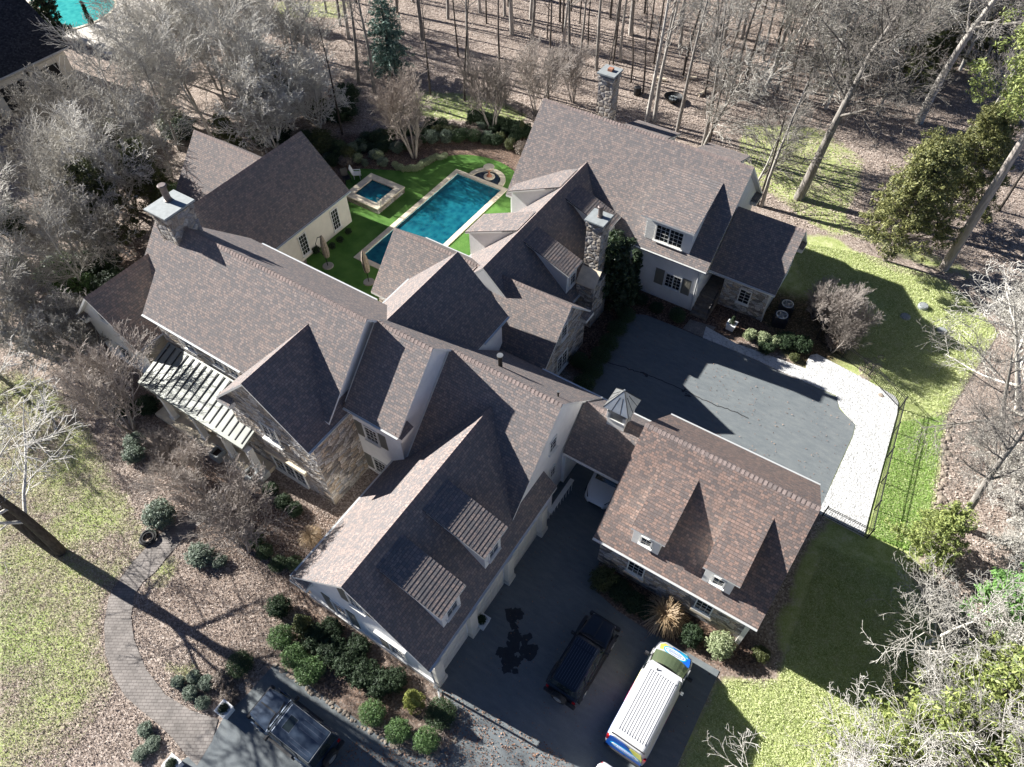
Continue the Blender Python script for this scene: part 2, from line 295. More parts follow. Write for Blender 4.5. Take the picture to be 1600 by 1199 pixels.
# ------------------------------------------------------------ mesh builder
class MB:
    def __init__(s): s.v = []; s.f = []; s.uv = []; s.m = []
    def face(s, pts, uvs=None, m=0):
        i = len(s.v); s.v += [tuple(p) for p in pts]; s.f.append(tuple(range(i, i+len(pts)))); s.m.append(m)
        if uvs is None:
            a, b_, c = Vector(pts[0]), Vector(pts[1]), Vector(pts[2]); n = (b_-a).cross(c-a)
            if abs(n.z) > max(abs(n.x), abs(n.y))*1.2: uvs = [(p[0], p[1]) for p in pts]
            elif abs(n.x) > abs(n.y): uvs = [(p[1], p[2]) for p in pts]
            else: uvs = [(p[0], p[2]) for p in pts]
        s.uv.append(uvs)
    def box(s, x0, y0, z0, x1, y1, z1, m=0):
        P = lambda i, j, k: (x1 if i else x0, y1 if j else y0, z1 if k else z0)
        for q in ((P(0,0,0),P(0,1,0),P(1,1,0),P(1,0,0)), (P(0,0,1),P(1,0,1),P(1,1,1),P(0,1,1)), (P(0,0,0),P(1,0,0),P(1,0,1),P(0,0,1)),
                  (P(0,1,0),P(0,1,1),P(1,1,1),P(1,1,0)), (P(0,0,0),P(0,0,1),P(0,1,1),P(0,1,0)), (P(1,0,0),P(1,1,0),P(1,1,1),P(1,0,1))): s.face(q, m=m)
    def obox(s, o, ax, ay, az, m=0):
        o = Vector(o); ax, ay, az = Vector(ax), Vector(ay), Vector(az)
        P = lambda i, j, k: tuple(o+ax*i+ay*j+az*k)
        for q in ((P(0,0,0),P(0,1,0),P(1,1,0),P(1,0,0)), (P(0,0,1),P(1,0,1),P(1,1,1),P(0,1,1)), (P(0,0,0),P(1,0,0),P(1,0,1),P(0,0,1)),
                  (P(0,1,0),P(0,1,1),P(1,1,1),P(1,1,0)), (P(0,0,0),P(0,0,1),P(0,1,1),P(0,1,0)), (P(1,0,0),P(1,1,0),P(1,1,1),P(1,0,1))): s.face(q, m=m)
    def prism(s, poly, d, m=0, mcap=None):
        """poly: list of 3-D points, d: extrusion vector"""
        d = Vector(d); a = [Vector(p) for p in poly]; b_ = [p+d for p in a]; n = len(a)
        s.face([tuple(p) for p in a[::-1]], m=m if mcap is None else mcap); s.face([tuple(p) for p in b_], m=m if mcap is None else mcap)
        for i in range(n): j = (i+1) % n; s.face([tuple(a[i]), tuple(a[j]), tuple(b_[j]), tuple(b_[i])], m=m)
    def tube(s, pts, rad, sides=6, m=0, cap=False):
        pts = [Vector(p) for p in pts]; rings = []
        for i, p in enumerate(pts):
            d = (pts[min(i+1, len(pts)-1)]-pts[max(i-1, 0)])
            if d.length < 1e-6: d = Vector((0, 0, 1))
            d.normalize(); u = d.cross(Vector((0, 0, 1)) if abs(d.z) < .9 else Vector((1, 0, 0))).normalized(); w_ = d.cross(u)
            r = rad[i] if hasattr(rad, '__len__') else rad
            base = len(s.v)
            for k in range(sides):
                a = 2*math.pi*k/sides; s.v.append(tuple(p+u*(r*math.cos(a))+w_*(r*math.sin(a))))
            rings.append(base)
        for a, b_ in zip(rings, rings[1:]):
            for k in range(sides):
                k2 = (k+1) % sides; s.f.append((a+k, a+k2, b_+k2, b_+k)); s.m.append(m); s.uv.append([(0, 0)]*4)
        if cap:
            for base in (rings[0], rings[-1]): s.f.append(tuple(range(base, base+sides))); s.m.append(m); s.uv.append([(0, 0)]*sides)
    def lathe(s, c, prof, sides=20, m=0, sx=1, sy=1):
        c = Vector(c); rings = []
        for r, z in prof:
            base = len(s.v)
            for k in range(sides): a = 2*math.pi*k/sides; s.v.append((c.x+r*sx*math.cos(a), c.y+r*sy*math.sin(a), c.z+z))
            rings.append(base)
        for a, b_ in zip(rings, rings[1:]):
            for k in range(sides):
                k2 = (k+1) % sides; s.f.append((a+k, a+k2, b_+k2, b_+k)); s.m.append(m); s.uv.append([(k*.1, 0)]*4)
        for base in (rings[0], rings[-1]): s.f.append(tuple(range(base, base+sides))); s.m.append(m); s.uv.append([(0, 0)]*sides)
    def mesh(s, name, mats, smooth=False, bevel=0, recalc=False):
        me = bpy.data.meshes.new(name); me.from_pydata(s.v, [], s.f)
        uvl = me.uv_layers.new(name='UVMap'); flat = [c for u in s.uv for p in u for c in p]; uvl.data.foreach_set('uv', flat)
        if not isinstance(mats, (list, tuple)): mats = [mats]
        for mt in mats: me.materials.append(mt)
        me.polygons.foreach_set('material_index', s.m)
        if smooth: me.polygons.foreach_set('use_smooth', [True]*len(s.f))
        if bevel or recalc:
            bm = bmesh.new(); bm.from_mesh(me); bmesh.ops.remove_doubles(bm, verts=bm.verts, dist=1e-4)
            bmesh.ops.recalc_face_normals(bm, faces=bm.faces)
            if bevel:
                ed = [e for e in bm.edges if len(e.link_faces) == 2 and e.calc_face_angle(0) > .4]
                bmesh.ops.bevel(bm, geom=ed, offset=bevel, segments=2, affect='EDGES', clamp_overlap=True)
            bm.to_mesh(me); bm.free()
        me.update(); return me
    def build(s, name, mats, parent=None, **k):
        o = bpy.data.objects.new(name, s.mesh(name, mats, **k)); COL.objects.link(o)
        if parent is not None: o.parent = parent
        return o
def tag(o, label, cat, group=None):
    o['label'] = label; o['category'] = cat
    if group: o['group'] = group
    return o
def empty(name, label, cat, loc=(0, 0, 0), rz=0, group=None):
    o = bpy.data.objects.new(name, None); COL.objects.link(o); o.location = loc; o.rotation_euler = (0, 0, rz); o.empty_display_size = .3
    return tag(o, label, cat, group)
def struct(o): o['kind'] = 'structure'; return o
def copy_tree(o, parent=None):
    c = o.copy(); COL.objects.link(c); c.parent = parent
    for ch in list(o.children): copy_tree(ch, c)
    return c
# ------------------------------------------------------------ ground
def inpoly(X, Y, poly):
    ins = np.zeros(X.shape, bool); n = len(poly)
    for i in range(n):
        x0, y0 = poly[i][:2]; x1, y1 = poly[(i+1) % n][:2]
        if y0 == y1: continue
        c = ((y0 > Y) != (y1 > Y)) & (X < (x1-x0)*(Y-y0)/(y1-y0)+x0); ins ^= c
    return ins
def PX(lst, z=0.): return [GP(a, b, z) for a, b in lst]
POOL = (-32.35, 28.15, -27.85, 40.7)        # water rectangle
xs = sorted(set([-900, -500, -300, -200, -150] + list(np.arange(-120, 40.01, .5)) + [60, 100, 160, 300, 600, 900] + [POOL[0], POOL[2]]))
ys = sorted(set([-900, -500, -200, -90, -40] + list(np.arange(-15, 125.01, .5)) + [150, 200, 300, 500, 900] + [POOL[1], POOL[3]]))
X, Y = np.meshgrid(xs, ys)
def blur(a, k=1):
    for _ in range(k):
        p = np.pad(a, 1, mode='edge'); a = (p[:-2, 1:-1]+p[2:, 1:-1]+p[1:-1, :-2]+p[1:-1, 2:]+2*p[1:-1, 1:-1])/6
    return a
grass = np.zeros(X.shape); lush = np.zeros(X.shape); mul = np.zeros(X.shape)
def zone(arr, px, val): arr[inpoly(X, Y, PX(px))] = val
zone(grass, [(-300, 560), (0, 560), (60, 585), (130, 640), (180, 720), (235, 800), (250, 850), (200, 890), (165, 935), (158, 1000), (190, 1090), (120, 1130), (100, 1240), (-300, 1240)], .55)
zone(lush, [(-300, 900), (20, 880), (60, 960), (95, 1050), (70, 1110), (0, 1120), (-300, 1140)], .7)
zone(lush, [(60, 790), (130, 770), (200, 830), (150, 860), (90, 840)], .5)
zone(grass, [(258, 850), (300, 870), (260, 920), (210, 950), (240, 1010), (330, 1040), (330, 1070), (270, 1075), (225, 1030), (205, 960), (225, 900)], .6)
zone(grass, [(1215, 372), (1250, 362), (1300, 372), (1345, 395), (1395, 425), (1480, 440), (1530, 480), (1562, 520), (1530, 560), (1480, 650), (1470, 700), (1452, 860), (1436, 900), (1350, 845), (1285, 810), (1282, 640), (1180, 480)], .93)
zone(lush, [(1340, 680), (1475, 640), (1465, 720), (1440, 850), (1360, 830)], .95)
zone(lush, [(1260, 380), (1400, 440), (1480, 540), (1300, 470)], .35)
zone(grass, [(1285, 810), (1350, 845), (1436, 900), (1460, 980), (1500, 1040), (1540, 1260), (1040, 1260), (1060, 1199), (1125, 1052), (1200, 1062), (1230, 1040), (1205, 980)], .8)
zone(lush, [(1130, 1060), (1230, 1100), (1260, 1200), (1160, 1199)], .25)
zone(grass, [(640, 140), (720, 145), (800, 165), (835, 190), (720, 192), (650, 182)], .85)
zone(lush, [(640, 140), (720, 145), (800, 165), (835, 190), (720, 192), (650, 182)], .3)
for p, v in (([(1150, 190), (1290, 200), (1360, 250), (1330, 330), (1250, 330), (1160, 270)], .72), ([(1180, 290), (1300, 330), (1480, 400), (1560, 440), (1500, 440), (1380, 390), (1260, 350)], .66),
             ([(1050, 0), (1140, 0), (1100, 30)], .3), ([(420, 0), (560, 0), (540, 30), (430, 30)], .6), ([(560, 280), (640, 250), (700, 240), (600, 270)], .2)): zone(grass, p, v)
zone(mul, [(220, 700), (330, 720), (420, 770), (500, 800), (560, 790), (470, 900), (490, 930), (680, 1080), (640, 1180), (430, 1040), (330, 1090), (300, 900), (360, 870), (300, 820)], .7)
zone(mul, [(300, 860), (420, 880), (470, 960), (430, 1040), (330, 1100), (250, 1090), (320, 1060), (330, 1000), (230, 960), (240, 920)], .25)
zone(mul, [(420, 240), (540, 210), (700, 200), (850, 200), (800, 290), (480, 300)], .8)
zone(mul, [(930, 400), (1100, 430), (1300, 470), (1340, 540), (1280, 590), (1180, 530), (900, 590), (860, 560)], .9)
zone(mul, [(930, 860), (1190, 1010), (1205, 1060), (1120, 1050), (930, 930)], .9)
zone(mul, [(60, 400), (230, 380), (230, 560), (330, 700), (200, 640), (100, 520)], .6)
grass = blur(grass, 2); lush = blur(lush, 9); mul = blur(mul, 2)
me = bpy.data.meshes.new('ground')
nx, ny = len(xs), len(ys)
vz = [(float(X[j, i]), float(Y[j, i]), 0.) for j in range(ny) for i in range(nx)]
fs = []
for j in range(ny-1):
    cy = (ys[j]+ys[j+1])/2
    for i in range(nx-1):
        cx = (xs[i]+xs[i+1])/2
        if POOL[0] < cx < POOL[2] and POOL[1] < cy < POOL[3]: continue
        a = j*nx+i; fs.append((a, a+1, a+nx+1, a+nx))
me.from_pydata(vz, [], fs)
ca = me.color_attributes.new('zones', 'FLOAT_COLOR', 'POINT')
ca.data.foreach_set('color', np.stack([grass, lush, mul, np.ones_like(mul)], -1).reshape(-1).astype(np.float32))
def groundmat():
    mt, n, b = new_mat('woodland_floor_and_lawn')
    at = n.nodes.new('ShaderNodeVertexColor'); at.layer_name = 'zones'; sp = n.nodes.new('ShaderNodeSeparateColor'); n.links.new(at.outputs[0], sp.inputs[0])
    tc = n.nodes.new('ShaderNodeTexCoord')
    def noise(s, d=6, rough=.6):
        z = n.nodes.new('ShaderNodeTexNoise'); z.inputs['Scale'].default_value = s; z.inputs['Detail'].default_value = d; z.inputs['Roughness'].default_value = rough
        n.links.new(tc.outputs['Object'], z.inputs['Vector']); return z.outputs[0]
    nb, nm, nf = noise(.22, 8), noise(1.6, 8, .7), noise(14, 5, .7)
    v = n.nodes.new('ShaderNodeTexVoronoi'); v.inputs['Scale'].default_value = 13; n.links.new(tc.outputs['Object'], v.inputs['Vector'])
    vs_ = n.nodes.new('ShaderNodeSeparateColor'); n.links.new(v.outputs['Color'], vs_.inputs[0])
    lit = ramp(n, [(0, (.08, .065, .055)), (.35, (.25, .20, .17)), (.65, (.42, .34, .29)), (.88, (.62, .53, .46)), (1, (.78, .70, .63))])
    n.links.new(vs_.outputs[0], lit.inputs[0])
    soil = mixc(n, lit.outputs[0], (.26, .21, .175), nm)
    gr = ramp(n, [(.2, (.16, .22, .06)), (.5, (.38, .42, .17)), (.8, (.64, .62, .42))])
    gm = n.nodes.new('ShaderNodeMath'); gm.operation = 'ADD'; n.links.new(nm, gm.inputs[0])
    gf = n.nodes.new('ShaderNodeMath'); gf.operation = 'MULTIPLY_ADD'; gf.inputs[1].default_value = .9; gf.inputs[2].default_value = -.45; n.links.new(nf, gf.inputs[0]); n.links.new(gf.outputs[0], gm.inputs[1])
    n.links.new(gm.outputs[0], gr.inputs[0])
    gl = ramp(n, [(.25, (.13, .24, .045)), (.75, (.36, .50, .14))]); n.links.new(gm.outputs[0], gl.inputs[0])
    lf = n.nodes.new('ShaderNodeMath'); lf.operation = 'MULTIPLY'; n.links.new(sp.outputs[1], lf.inputs[0])
    l2 = n.nodes.new('ShaderNodeMapRange'); l2.inputs[1].default_value = .35; l2.inputs[2].default_value = .6; n.links.new(nb, l2.inputs[0]); l2.inputs[3].default_value = .35; n.links.new(l2.outputs[0], lf.inputs[1])
    gcol = mixc(n, gr.outputs[0], gl.outputs[0], lf.outputs[0])
    # grass cover threshold by noise
    th = n.nodes.new('ShaderNodeMath'); th.operation = 'MULTIPLY_ADD'; th.inputs[1].default_value = .55; n.links.new(nm, th.inputs[0])
    t2 = n.nodes.new('ShaderNodeMath'); t2.operation = 'MULTIPLY_ADD'; t2.inputs[1].default_value = .45; n.links.new(nf, t2.inputs[0]); n4 = n.nodes.new('ShaderNodeMath'); n4.operation = 'MULTIPLY_ADD'; n4.inputs[1].default_value = 1.1; n4.inputs[2].default_value = -.5; n.links.new(nb, n4.inputs[0]); n.links.new(n4.outputs[0], t2.inputs[2]); n.links.new(t2.outputs[0], th.inputs[2])
    df = n.nodes.new('ShaderNodeMath'); df.operation = 'SUBTRACT'; n.links.new(sp.outputs[0], df.inputs[0]); n.links.new(th.outputs[0], df.inputs[1])
    cv = n.nodes.new('ShaderNodeMapRange'); cv.inputs[1].default_value = -.12; cv.inputs[2].default_value = .12; n.links.new(df.outputs[0], cv.inputs[0])
    c1 = mixc(n, soil, gcol, cv.outputs[0])
    mu = ramp(n, [(0, (.03, .02, .016)), (.6, (.10, .058, .04)), (1, (.26, .17, .12))]); n.links.new(vs_.outputs[1], mu.inputs[0])
    n.links.new(mixc(n, c1, mu.outputs[0], sp.outputs[2]), b.inputs['Base Color'])
    b.inputs['Roughness'].default_value = .95; b.inputs['Specular IOR Level'].default_value = .1
    ad = n.nodes.new('ShaderNodeMath'); ad.operation = 'ADD'; n.links.new(vs_.outputs[2], ad.inputs[0]); n.links.new(nf, ad.inputs[1])
    bp = n.nodes.new('ShaderNodeBump'); bp.inputs['Distance'].default_value = .035; bp.inputs['Strength'].default_value = .7; n.links.new(ad.outputs[0], bp.inputs['Height']); n.links.new(bp.outputs[0], b.inputs['Normal'])
    return mt
M['ground'] = groundmat(); me.materials.append(M['ground'])
g = bpy.data.objects.new('ground', me); COL.objects.link(g); struct(g)

from mathutils.geometry import tessellate_polygon
def sheet(name, poly, z, mat, kind=True, skirt=.1, whole=False):
    mb = MB(); p = [(x, y, z) for x, y, *_ in poly]; a = sum(p[i][0]*p[(i+1) % len(p)][1]-p[(i+1) % len(p)][0]*p[i][1] for i in range(len(p)))
    if a < 0: p = p[::-1]
    if whole: mb.face(p)
    else:
        for t in tessellate_polygon([[Vector(q) for q in p]]):
            q = [p[i] for i in t]; c = (q[1][0]-q[0][0])*(q[2][1]-q[0][1])-(q[2][0]-q[0][0])*(q[1][1]-q[0][1])
            mb.face(q if c > 0 else q[::-1])
    n = len(p)
    for i in range(n):
        q, r = p[i], p[(i+1) % n]; mb.face([q, (q[0], q[1], z-skirt), (r[0], r[1], z-skirt), r])
    o = mb.build(name, mat); 
    if kind: struct(o)
    return o
def smoothpoly(pts, it=2):
    for _ in range(it):
        q = []
        for i in range(len(pts)):
            a, b_ = pts[i], pts[(i+1) % len(pts)]
            q += [tuple(.75*a[k]+.25*b_[k] for k in (0, 1)), tuple(.25*a[k]+.75*b_[k] for k in (0, 1))]
        pts = q
    return pts
# driveway: garage court, passage, rear motor court, and the lower lane, one sheet
drive = PX([(677, 1074), (700, 1040), (857, 786), (880, 740), (862, 700)]) + [(-9.4, 23.2)] + [(-11.5, 25.6)] + \
        PX([(925, 590), (948, 548), (975, 490), (1010, 493), (1063, 514), (1098, 529), (1180, 563), (1215, 580), (1306, 620), (1311, 639), (1322, 650), (1336, 664), (1332, 681), (1300, 752), (1280, 800)]) + \
        [(3.0, 25.5), (-5.4, 25.2), (-5.4, 16.4)] + PX([(936, 872), (932, 925), (965, 955), (1015, 988), (1060, 1012), (1124, 1049), (1060, 1192), (1030, 1260), (1000, 1330), (700, 1330), (420, 1330), (270, 1199), (331, 1157), (352, 1116), (382, 1091), (429, 1038), (470, 1062), (550, 1119), (590, 1148), (628, 1168), (650, 1176), (668, 1181), (690, 1174), (705, 1160), (716, 1138), (714, 1112), (700, 1092)])
sheet('driveway', drive, .03, M['asphalt'])
grv = PX([(1098, 528.5), (1103, 511), (1150, 538), (1259, 577), (1260, 566), (1266, 556), (1276, 554), (1345, 590), (1398, 620), (1403, 630), (1401, 648), (1360, 797), (1349, 840), (1284, 806), (1279, 801), (1301, 753), (1333, 682), (1337, 664), (1322, 649), (1312, 637), (1306, 619), (1215, 579), (1180, 562)])
sheet('gravel', grv, .06, M['gravel'])
path = PX([(341, 1124), (298, 1110), (259, 1086), (228, 1045), (210, 1000), (205, 965), (210, 930), (225, 908), (242, 895), (262, 870), (280, 850), (305, 826), (350, 792), (392, 760), (384, 748), (340, 775), (290, 808), (259, 828), (235, 850), (208, 878), (188, 904), (170, 935), (163, 975), (165, 1024), (178, 1058), (196, 1089), (220, 1110), (245, 1130), (268, 1152), (291, 1180), (308, 1197), (332, 1158)])
sheet('path', path, .035, M['pavers'])
sheet('path', PX([(1067, 514), (1078, 500), (1118, 512), (1104, 531)]), .05, M['pavers'])
# tar seams and oil stains in the asphalt
def strip(pts, wd, z, mb):
    pts = [Vector(p) for p in pts]
    for a, b_ in zip(pts, pts[1:]):
        d = (b_-a).normalized(); n_ = Vector((-d.y, d.x, 0))*wd/2
        mb.face([(a.x+n_.x, a.y+n_.y, z), (a.x-n_.x, a.y-n_.y, z), (b_.x-n_.x, b_.y-n_.y, z), (b_.x+n_.x, b_.y+n_.y, z)])
rs = random.Random(4)
mb = MB(); q = PX([(935, 562), (985, 578), (1010, 585), (1060, 607), (1105, 628), (1150, 645), (1170, 655)])
pp = []
for a, b_ in zip(q, q[1:]):
    for t in np.arange(0, 1, .12): pp.append((a[0]+(b_[0]-a[0])*t+rs.gauss(0, .02), a[1]+(b_[1]-a[1])*t+rs.gauss(0, .03), 0))
strip(pp, .07, .034, mb)
for c in (PX([(1068, 612)])[0], PX([(1075, 618)])[0], PX([(1005, 586)])[0]):
    for k in range(4):
        x, y = c[0]+rs.gauss(0, .12), c[1]+rs.gauss(0, .1); r = rs.uniform(.08, .16)
        mb.face([(x+r*math.cos(a)*rs.uniform(.6, 1.2), y+r*.7*math.sin(a), .036+k*.0006) for a in np.arange(0, 6.28, .7)])
struct(mb.build('tar_seam', M['tarline']))
mb = MB()
for cx, cy, n_, sg in ((806, 1012, 26, .42), (797, 1035, 20, .25), (800, 968, 9, .2), (812, 960, 6, .15)):
    c = GP(cx, cy)
    for k in range(n_):
        x, y = c[0]+rs.gauss(0, sg), c[1]+rs.gauss(0, sg*.7); r = rs.uniform(.08, .3); ph = rs.random()*6
        mb.face([(x+r*math.cos(a)*rs.uniform(.5, 1.3), y+r*math.sin(a)*rs.uniform(.5, 1.2), .0335+k*.0002) for a in np.arange(ph, ph+6.2, .55)])
struct(mb.build('wet_patch', M['tar']))

# artificial turf round the pool, with the pool cut out
tp = smoothpoly(PX([(470, 400), (520, 330), (545, 290), (532, 272), (556, 263), (600, 266), (640, 268), (665, 262), (690, 246), (725, 241), (765, 247), (800, 262), (830, 300), (800, 420), (740, 480), (600, 500), (500, 450)]), 2)
k0 = max(range(len(tp)), key=lambda i: tp[i][0]+tp[i][1]*0)
x0, y0, x1, y1 = POOL; hole = [(x1, (y0+y1)/2), (x1, y0), (x0, y0), (x0, y1), (x1, y1), (x1, (y0+y1)/2)]
if sum(tp[i][0]*tp[(i+1) % len(tp)][1]-tp[(i+1) % len(tp)][0]*tp[i][1] for i in range(len(tp))) < 0: tp = tp[::-1]
k0 = min(range(len(tp)), key=lambda i: abs(tp[i][1]-(y0+y1)/2)+(100 if tp[i][0] < x1 else 0))
sheet('turf', tp[:k0+1]+hole+tp[k0:], .02, M['turf'], skirt=.05, whole=True)

SKIP = [path, grv]
def litter(name, polys, n, cols, size, seed, zt=.02, lab=None, thin=.6, up=.05):
    """countless small leaves lying about: one stuff object"""
    r = random.Random(seed); v = []; f = []
    tot = []
    for pl in polys:
        P_ = [GP(*p) for p in pl]; xa = [p[0] for p in P_]; ya = [p[1] for p in P_]
        A = abs(sum(P_[i][0]*P_[(i+1) % len(P_)][1]-P_[(i+1) % len(P_)][0]*P_[i][1] for i in range(len(P_))))/2
        tot.append((P_, min(xa), max(xa), min(ya), max(ya), A))
    S = sum(t[5] for t in tot)
    for P_, xa, xb, ya, yb, A in tot:
        k = int(n*A/S); 
        Xr = np.array([r.uniform(xa, xb) for _ in range(k*3)]); Yr = np.array([r.uniform(ya, yb) for _ in range(k*3)])
        ok = inpoly(Xr, Yr, P_)
        for sk in SKIP: ok &= ~inpoly(Xr, Yr, sk)
        pts = list(zip(Xr[ok], Yr[ok]))[:k]
        for x, y in pts:
            s = size*r.uniform(.5, 1.3); a = r.random()*6.28; i = len(v); z = zt+r.uniform(0, .03)
            c, sn = math.cos(a)*s, math.sin(a)*s; t1, t2 = r.uniform(0, .05), r.uniform(0, .05)
            v += [(x-c, y-sn, z), (x+sn*thin, y-c*thin, z+t1), (x+c, y+sn, z+.01+up*r.random()), (x-sn*thin, y+c*thin, z+t2)]; f.append((i, i+1, i+2, i+3))
    me = bpy.data.meshes.new(name); me.from_pydata(v, [], f); me.materials.append(cols)
    o = bpy.data.objects.new(name, me); COL.objects.link(o); o['kind'] = 'stuff'; o['label'] = lab; o['category'] = 'leaves' if 'leaf' in name or 'leaves' in name else 'grass'
    return o
M['leaf_dry'] = leafmat('dry_leaves', (.2, .145, .115), (.60, .51, .44), trans=0)
M['leaf_red'] = leafmat('red_brown_leaves', (.12, .05, .03), (.36, .2, .12), trans=0)
M['grass_b'] = leafmat('grass_blades', (.32, .40, .13), (.84, .86, .52), trans=.2)
M['grass_l'] = leafmat('lush_grass_blades', (.16, .32, .05), (.50, .68, .20), trans=.2)
litter('fallen_leaves', [[(0, 560), (150, 640), (330, 760), (430, 860), (480, 960), (430, 1030), (340, 1090), (300, 1180), (100, 1199), (0, 1199)], [(220, 700), (560, 790), (470, 900), (330, 880)]], 60000, M['leaf_dry'], .034, 1, lab='dry brown leaves scattered over the lawn and beds left of the house')
litter('fallen_leaves', [[(430, 0), (1600, 0), (1600, 440), (1240, 350), (980, 190), (640, 190), (430, 200)], [(1460, 640), (1600, 640), (1600, 1000), (1440, 960)]], 90000, M['leaf_dry'], .07, 2, lab='brown leaf litter on the floor of the wood behind and right of the house')
litter('fallen_leaves', [[(690, 1075), (850, 1160), (900, 1199), (520, 1199), (560, 1150), (690, 1190)]], 1600, M['leaf_red'], .04, 3, zt=.035, lab='small reddish leaves blown over the driveway below the garage corner')
litter('grass_blades', [[(1240, 378), (1345, 395), (1480, 440), (1560, 520), (1480, 650), (1412, 628), (1345, 588), (1340, 540), (1250, 440)], [(1412, 640), (1480, 650), (1452, 860), (1360, 838)], [(1130, 1062), (1215, 1062), (1290, 850), (1430, 920), (1240, 1120), (1290, 1199), (1100, 1260), (1030, 1260)], [(1240, 1120), (1430, 920), (1500, 1040), (1400, 1199), (1290, 1199)]], 150000, M['grass_b'], .06, 5, thin=.13, up=.08, lab='short green and straw coloured grass of the lawns right of the house')
M['grass_s'] = leafmat('straw_grass_blades', (.24, .30, .10), (.74, .70, .50), trans=.2)
litter('grass_blades', [[(0, 570), (130, 650), (230, 850), (165, 935), (158, 1000), (180, 1080), (100, 1199), (0, 1199)]], 16000, M['grass_s'], .07, 8, thin=.13, up=.08, lab='thin straw and green grass of the lawn at the left edge')
litter('fallen_leaves', [[(677, 1074), (857, 790), (936, 872), (1015, 988), (1124, 1049), (1060, 1192), (700, 1190)], [(975, 495), (1098, 529), (1306, 620), (1336, 664), (1280, 790), (940, 570)]], 900, M['leaf_red'], .035, 9, zt=.035, lab='a few small leaves scattered over the asphalt of the two courts')
litter('grass_blades', [[(1408, 660), (1475, 650), (1465, 720), (1440, 870), (1360, 838)]], 32000, M['grass_l'], .06, 6, thin=.13, up=.08, lab='bright green grass of the lawn strip beyond the white gravel')
# ------------------------------------------------------------ the house
HOUSE = empty('house', 'sprawling cream and stone country house with many steep grey-brown shingle gables round a pool garden', 'house')
def P3(axis, r, along, z):
    """r = coordinate across the ridge, along = coordinate along it"""
    return (r, along, z) if axis == 'y' else (along, r, z)
def ridge_caps(mb, axis, r, z, a0, a1, mt=0):
    n = max(1, int(abs(a1-a0)/.22)); L = (a1-a0)/n
    for i in range(n):
        s, e = a0+i*L, a0+(i+1)*L-.012*(1 if L > 0 else -1); z1, z2 = z+.012, z+.03
        for sg in (-1, 1):
            q = [P3(axis, r, s, z1), P3(axis, r, e, z2), P3(axis, r+sg*.15, e, z2-.15), P3(axis, r+sg*.15, s, z1-.15)]
            u = i*.31+.5*(sg > 0); mb.face(q if sg > 0 else q[::-1], uvs=[(u, .2), (u+.2, .2), (u+.2, .31), (u, .31)], m=mt)
def gable_roof(name, axis, r, zr, wl, wr, a0, a1, mat='shingle', th=.17, caps=True, label=None, gut='lr', gl=None, gr=None, parent=None, k=1.0):
    mb = MB(); off = (r*7.3+zr*3.1+a0) % 5
    for sg, w_ in ((-1, wl), (1, wr)):
        if not w_: continue
        e = r+sg*w_; ze = zr-w_*k; L = w_*math.hypot(1, k)
        T = [P3(axis, r, a0, zr), P3(axis, r, a1, zr), P3(axis, e, a1, ze), P3(axis, e, a0, ze)]
        flip = (sg > 0) == (axis == 'y')
        uv = [(a0+off, L+off), (a1+off, L+off), (a1+off, off), (a0+off, off)]
        mb.face(T[::-1] if flip else T, uvs=uv[::-1] if flip else uv, m=0)
        Bt = [(p[0], p[1], p[2]-th) for p in T]; mb.face(Bt if flip else Bt[::-1], m=1)
        # eave fascia and rakes
        mb.face([T[2], T[3], Bt[3], Bt[2]], m=1)
        mb.face([T[3], T[0], Bt[0], Bt[3]], m=1); mb.face([T[1], T[2], Bt[2], Bt[1]], m=1)
    if caps: ridge_caps(mb, axis, r, zr, a0, a1, 2)
    o = mb.build(name, [M[mat], M['trim'], M['ridge']], parent or HOUSE)
    if label: o['label'] = label
    for sg, w_, key, rng in ((-1, wl, 'l', gl), (1, wr, 'r', gr)):
        if key not in gut or not w_: continue
        e = r+sg*w_; ze = zr-w_*k; s0, s1 = rng or (a0, a1)
        g_ = MB(); q = [P3(axis, e+sg*.005, s0, ze-.14), P3(axis, e+sg*.005, s0, ze-.02), P3(axis, e+sg*.11, s0, ze-.02), P3(axis, e+sg*.085, s0, ze-.14)]
        g_.prism(q, Vector(P3(axis, 0, s1-s0, 0))); g_.build('gutter', M['gutter'], o)
    return o
def wall_block(name, axis, r, zr, wl, wr, a0, a1, mats, zb=-.3, label=None, parent=None, top=None):
    """solid wall body under a gable; mats = dict L,R,A0,A1 (+Z) -> material name"""
    mb = MB(); names = []
    def mi(k):
        nm = mats.get(k, mats['*'])
        if nm not in names: names.append(nm)
        return names.index(nm)
    zt = (top if top is not None else zr)-.2
    xl, xr = r-wl, r+wr; zl, zr2 = zt-wl, zt-wr
    prof = [(xl, zb), (xl, zl), (r, zt), (xr, zr2), (xr, zb)]
    for key, a, rev in (('A0', a0, False), ('A1', a1, True)):
        f = [P3(axis, c, a, z) for c, z in prof]; f = f[::-1] if rev != (axis == 'x') else f
        mb.face(f, uvs=[((p[0] if axis == 'y' else p[1]), p[2]) for p in f], m=mi(key))
    for key, c, z in (('L', xl, zl), ('R', xr, zr2)):
        f = [P3(axis, c, a0, zb), P3(axis, c, a1, zb), P3(axis, c, a1, z), P3(axis, c, a0, z)]
        mb.face(f, uvs=[((p[1] if axis == 'y' else p[0]), p[2]) for p in f], m=mi(key))
    for c, z in ((xl, zl), (xr, zr2)):
        mb.face([P3(axis, c, a0, z), P3(axis, r, a0, zt), P3(axis, r, a1, zt), P3(axis, c, a1, z)], m=0)
    o = mb.build(name, [M[x] for x in names], parent or HOUSE)
    if label: o['label'] = label
    return o

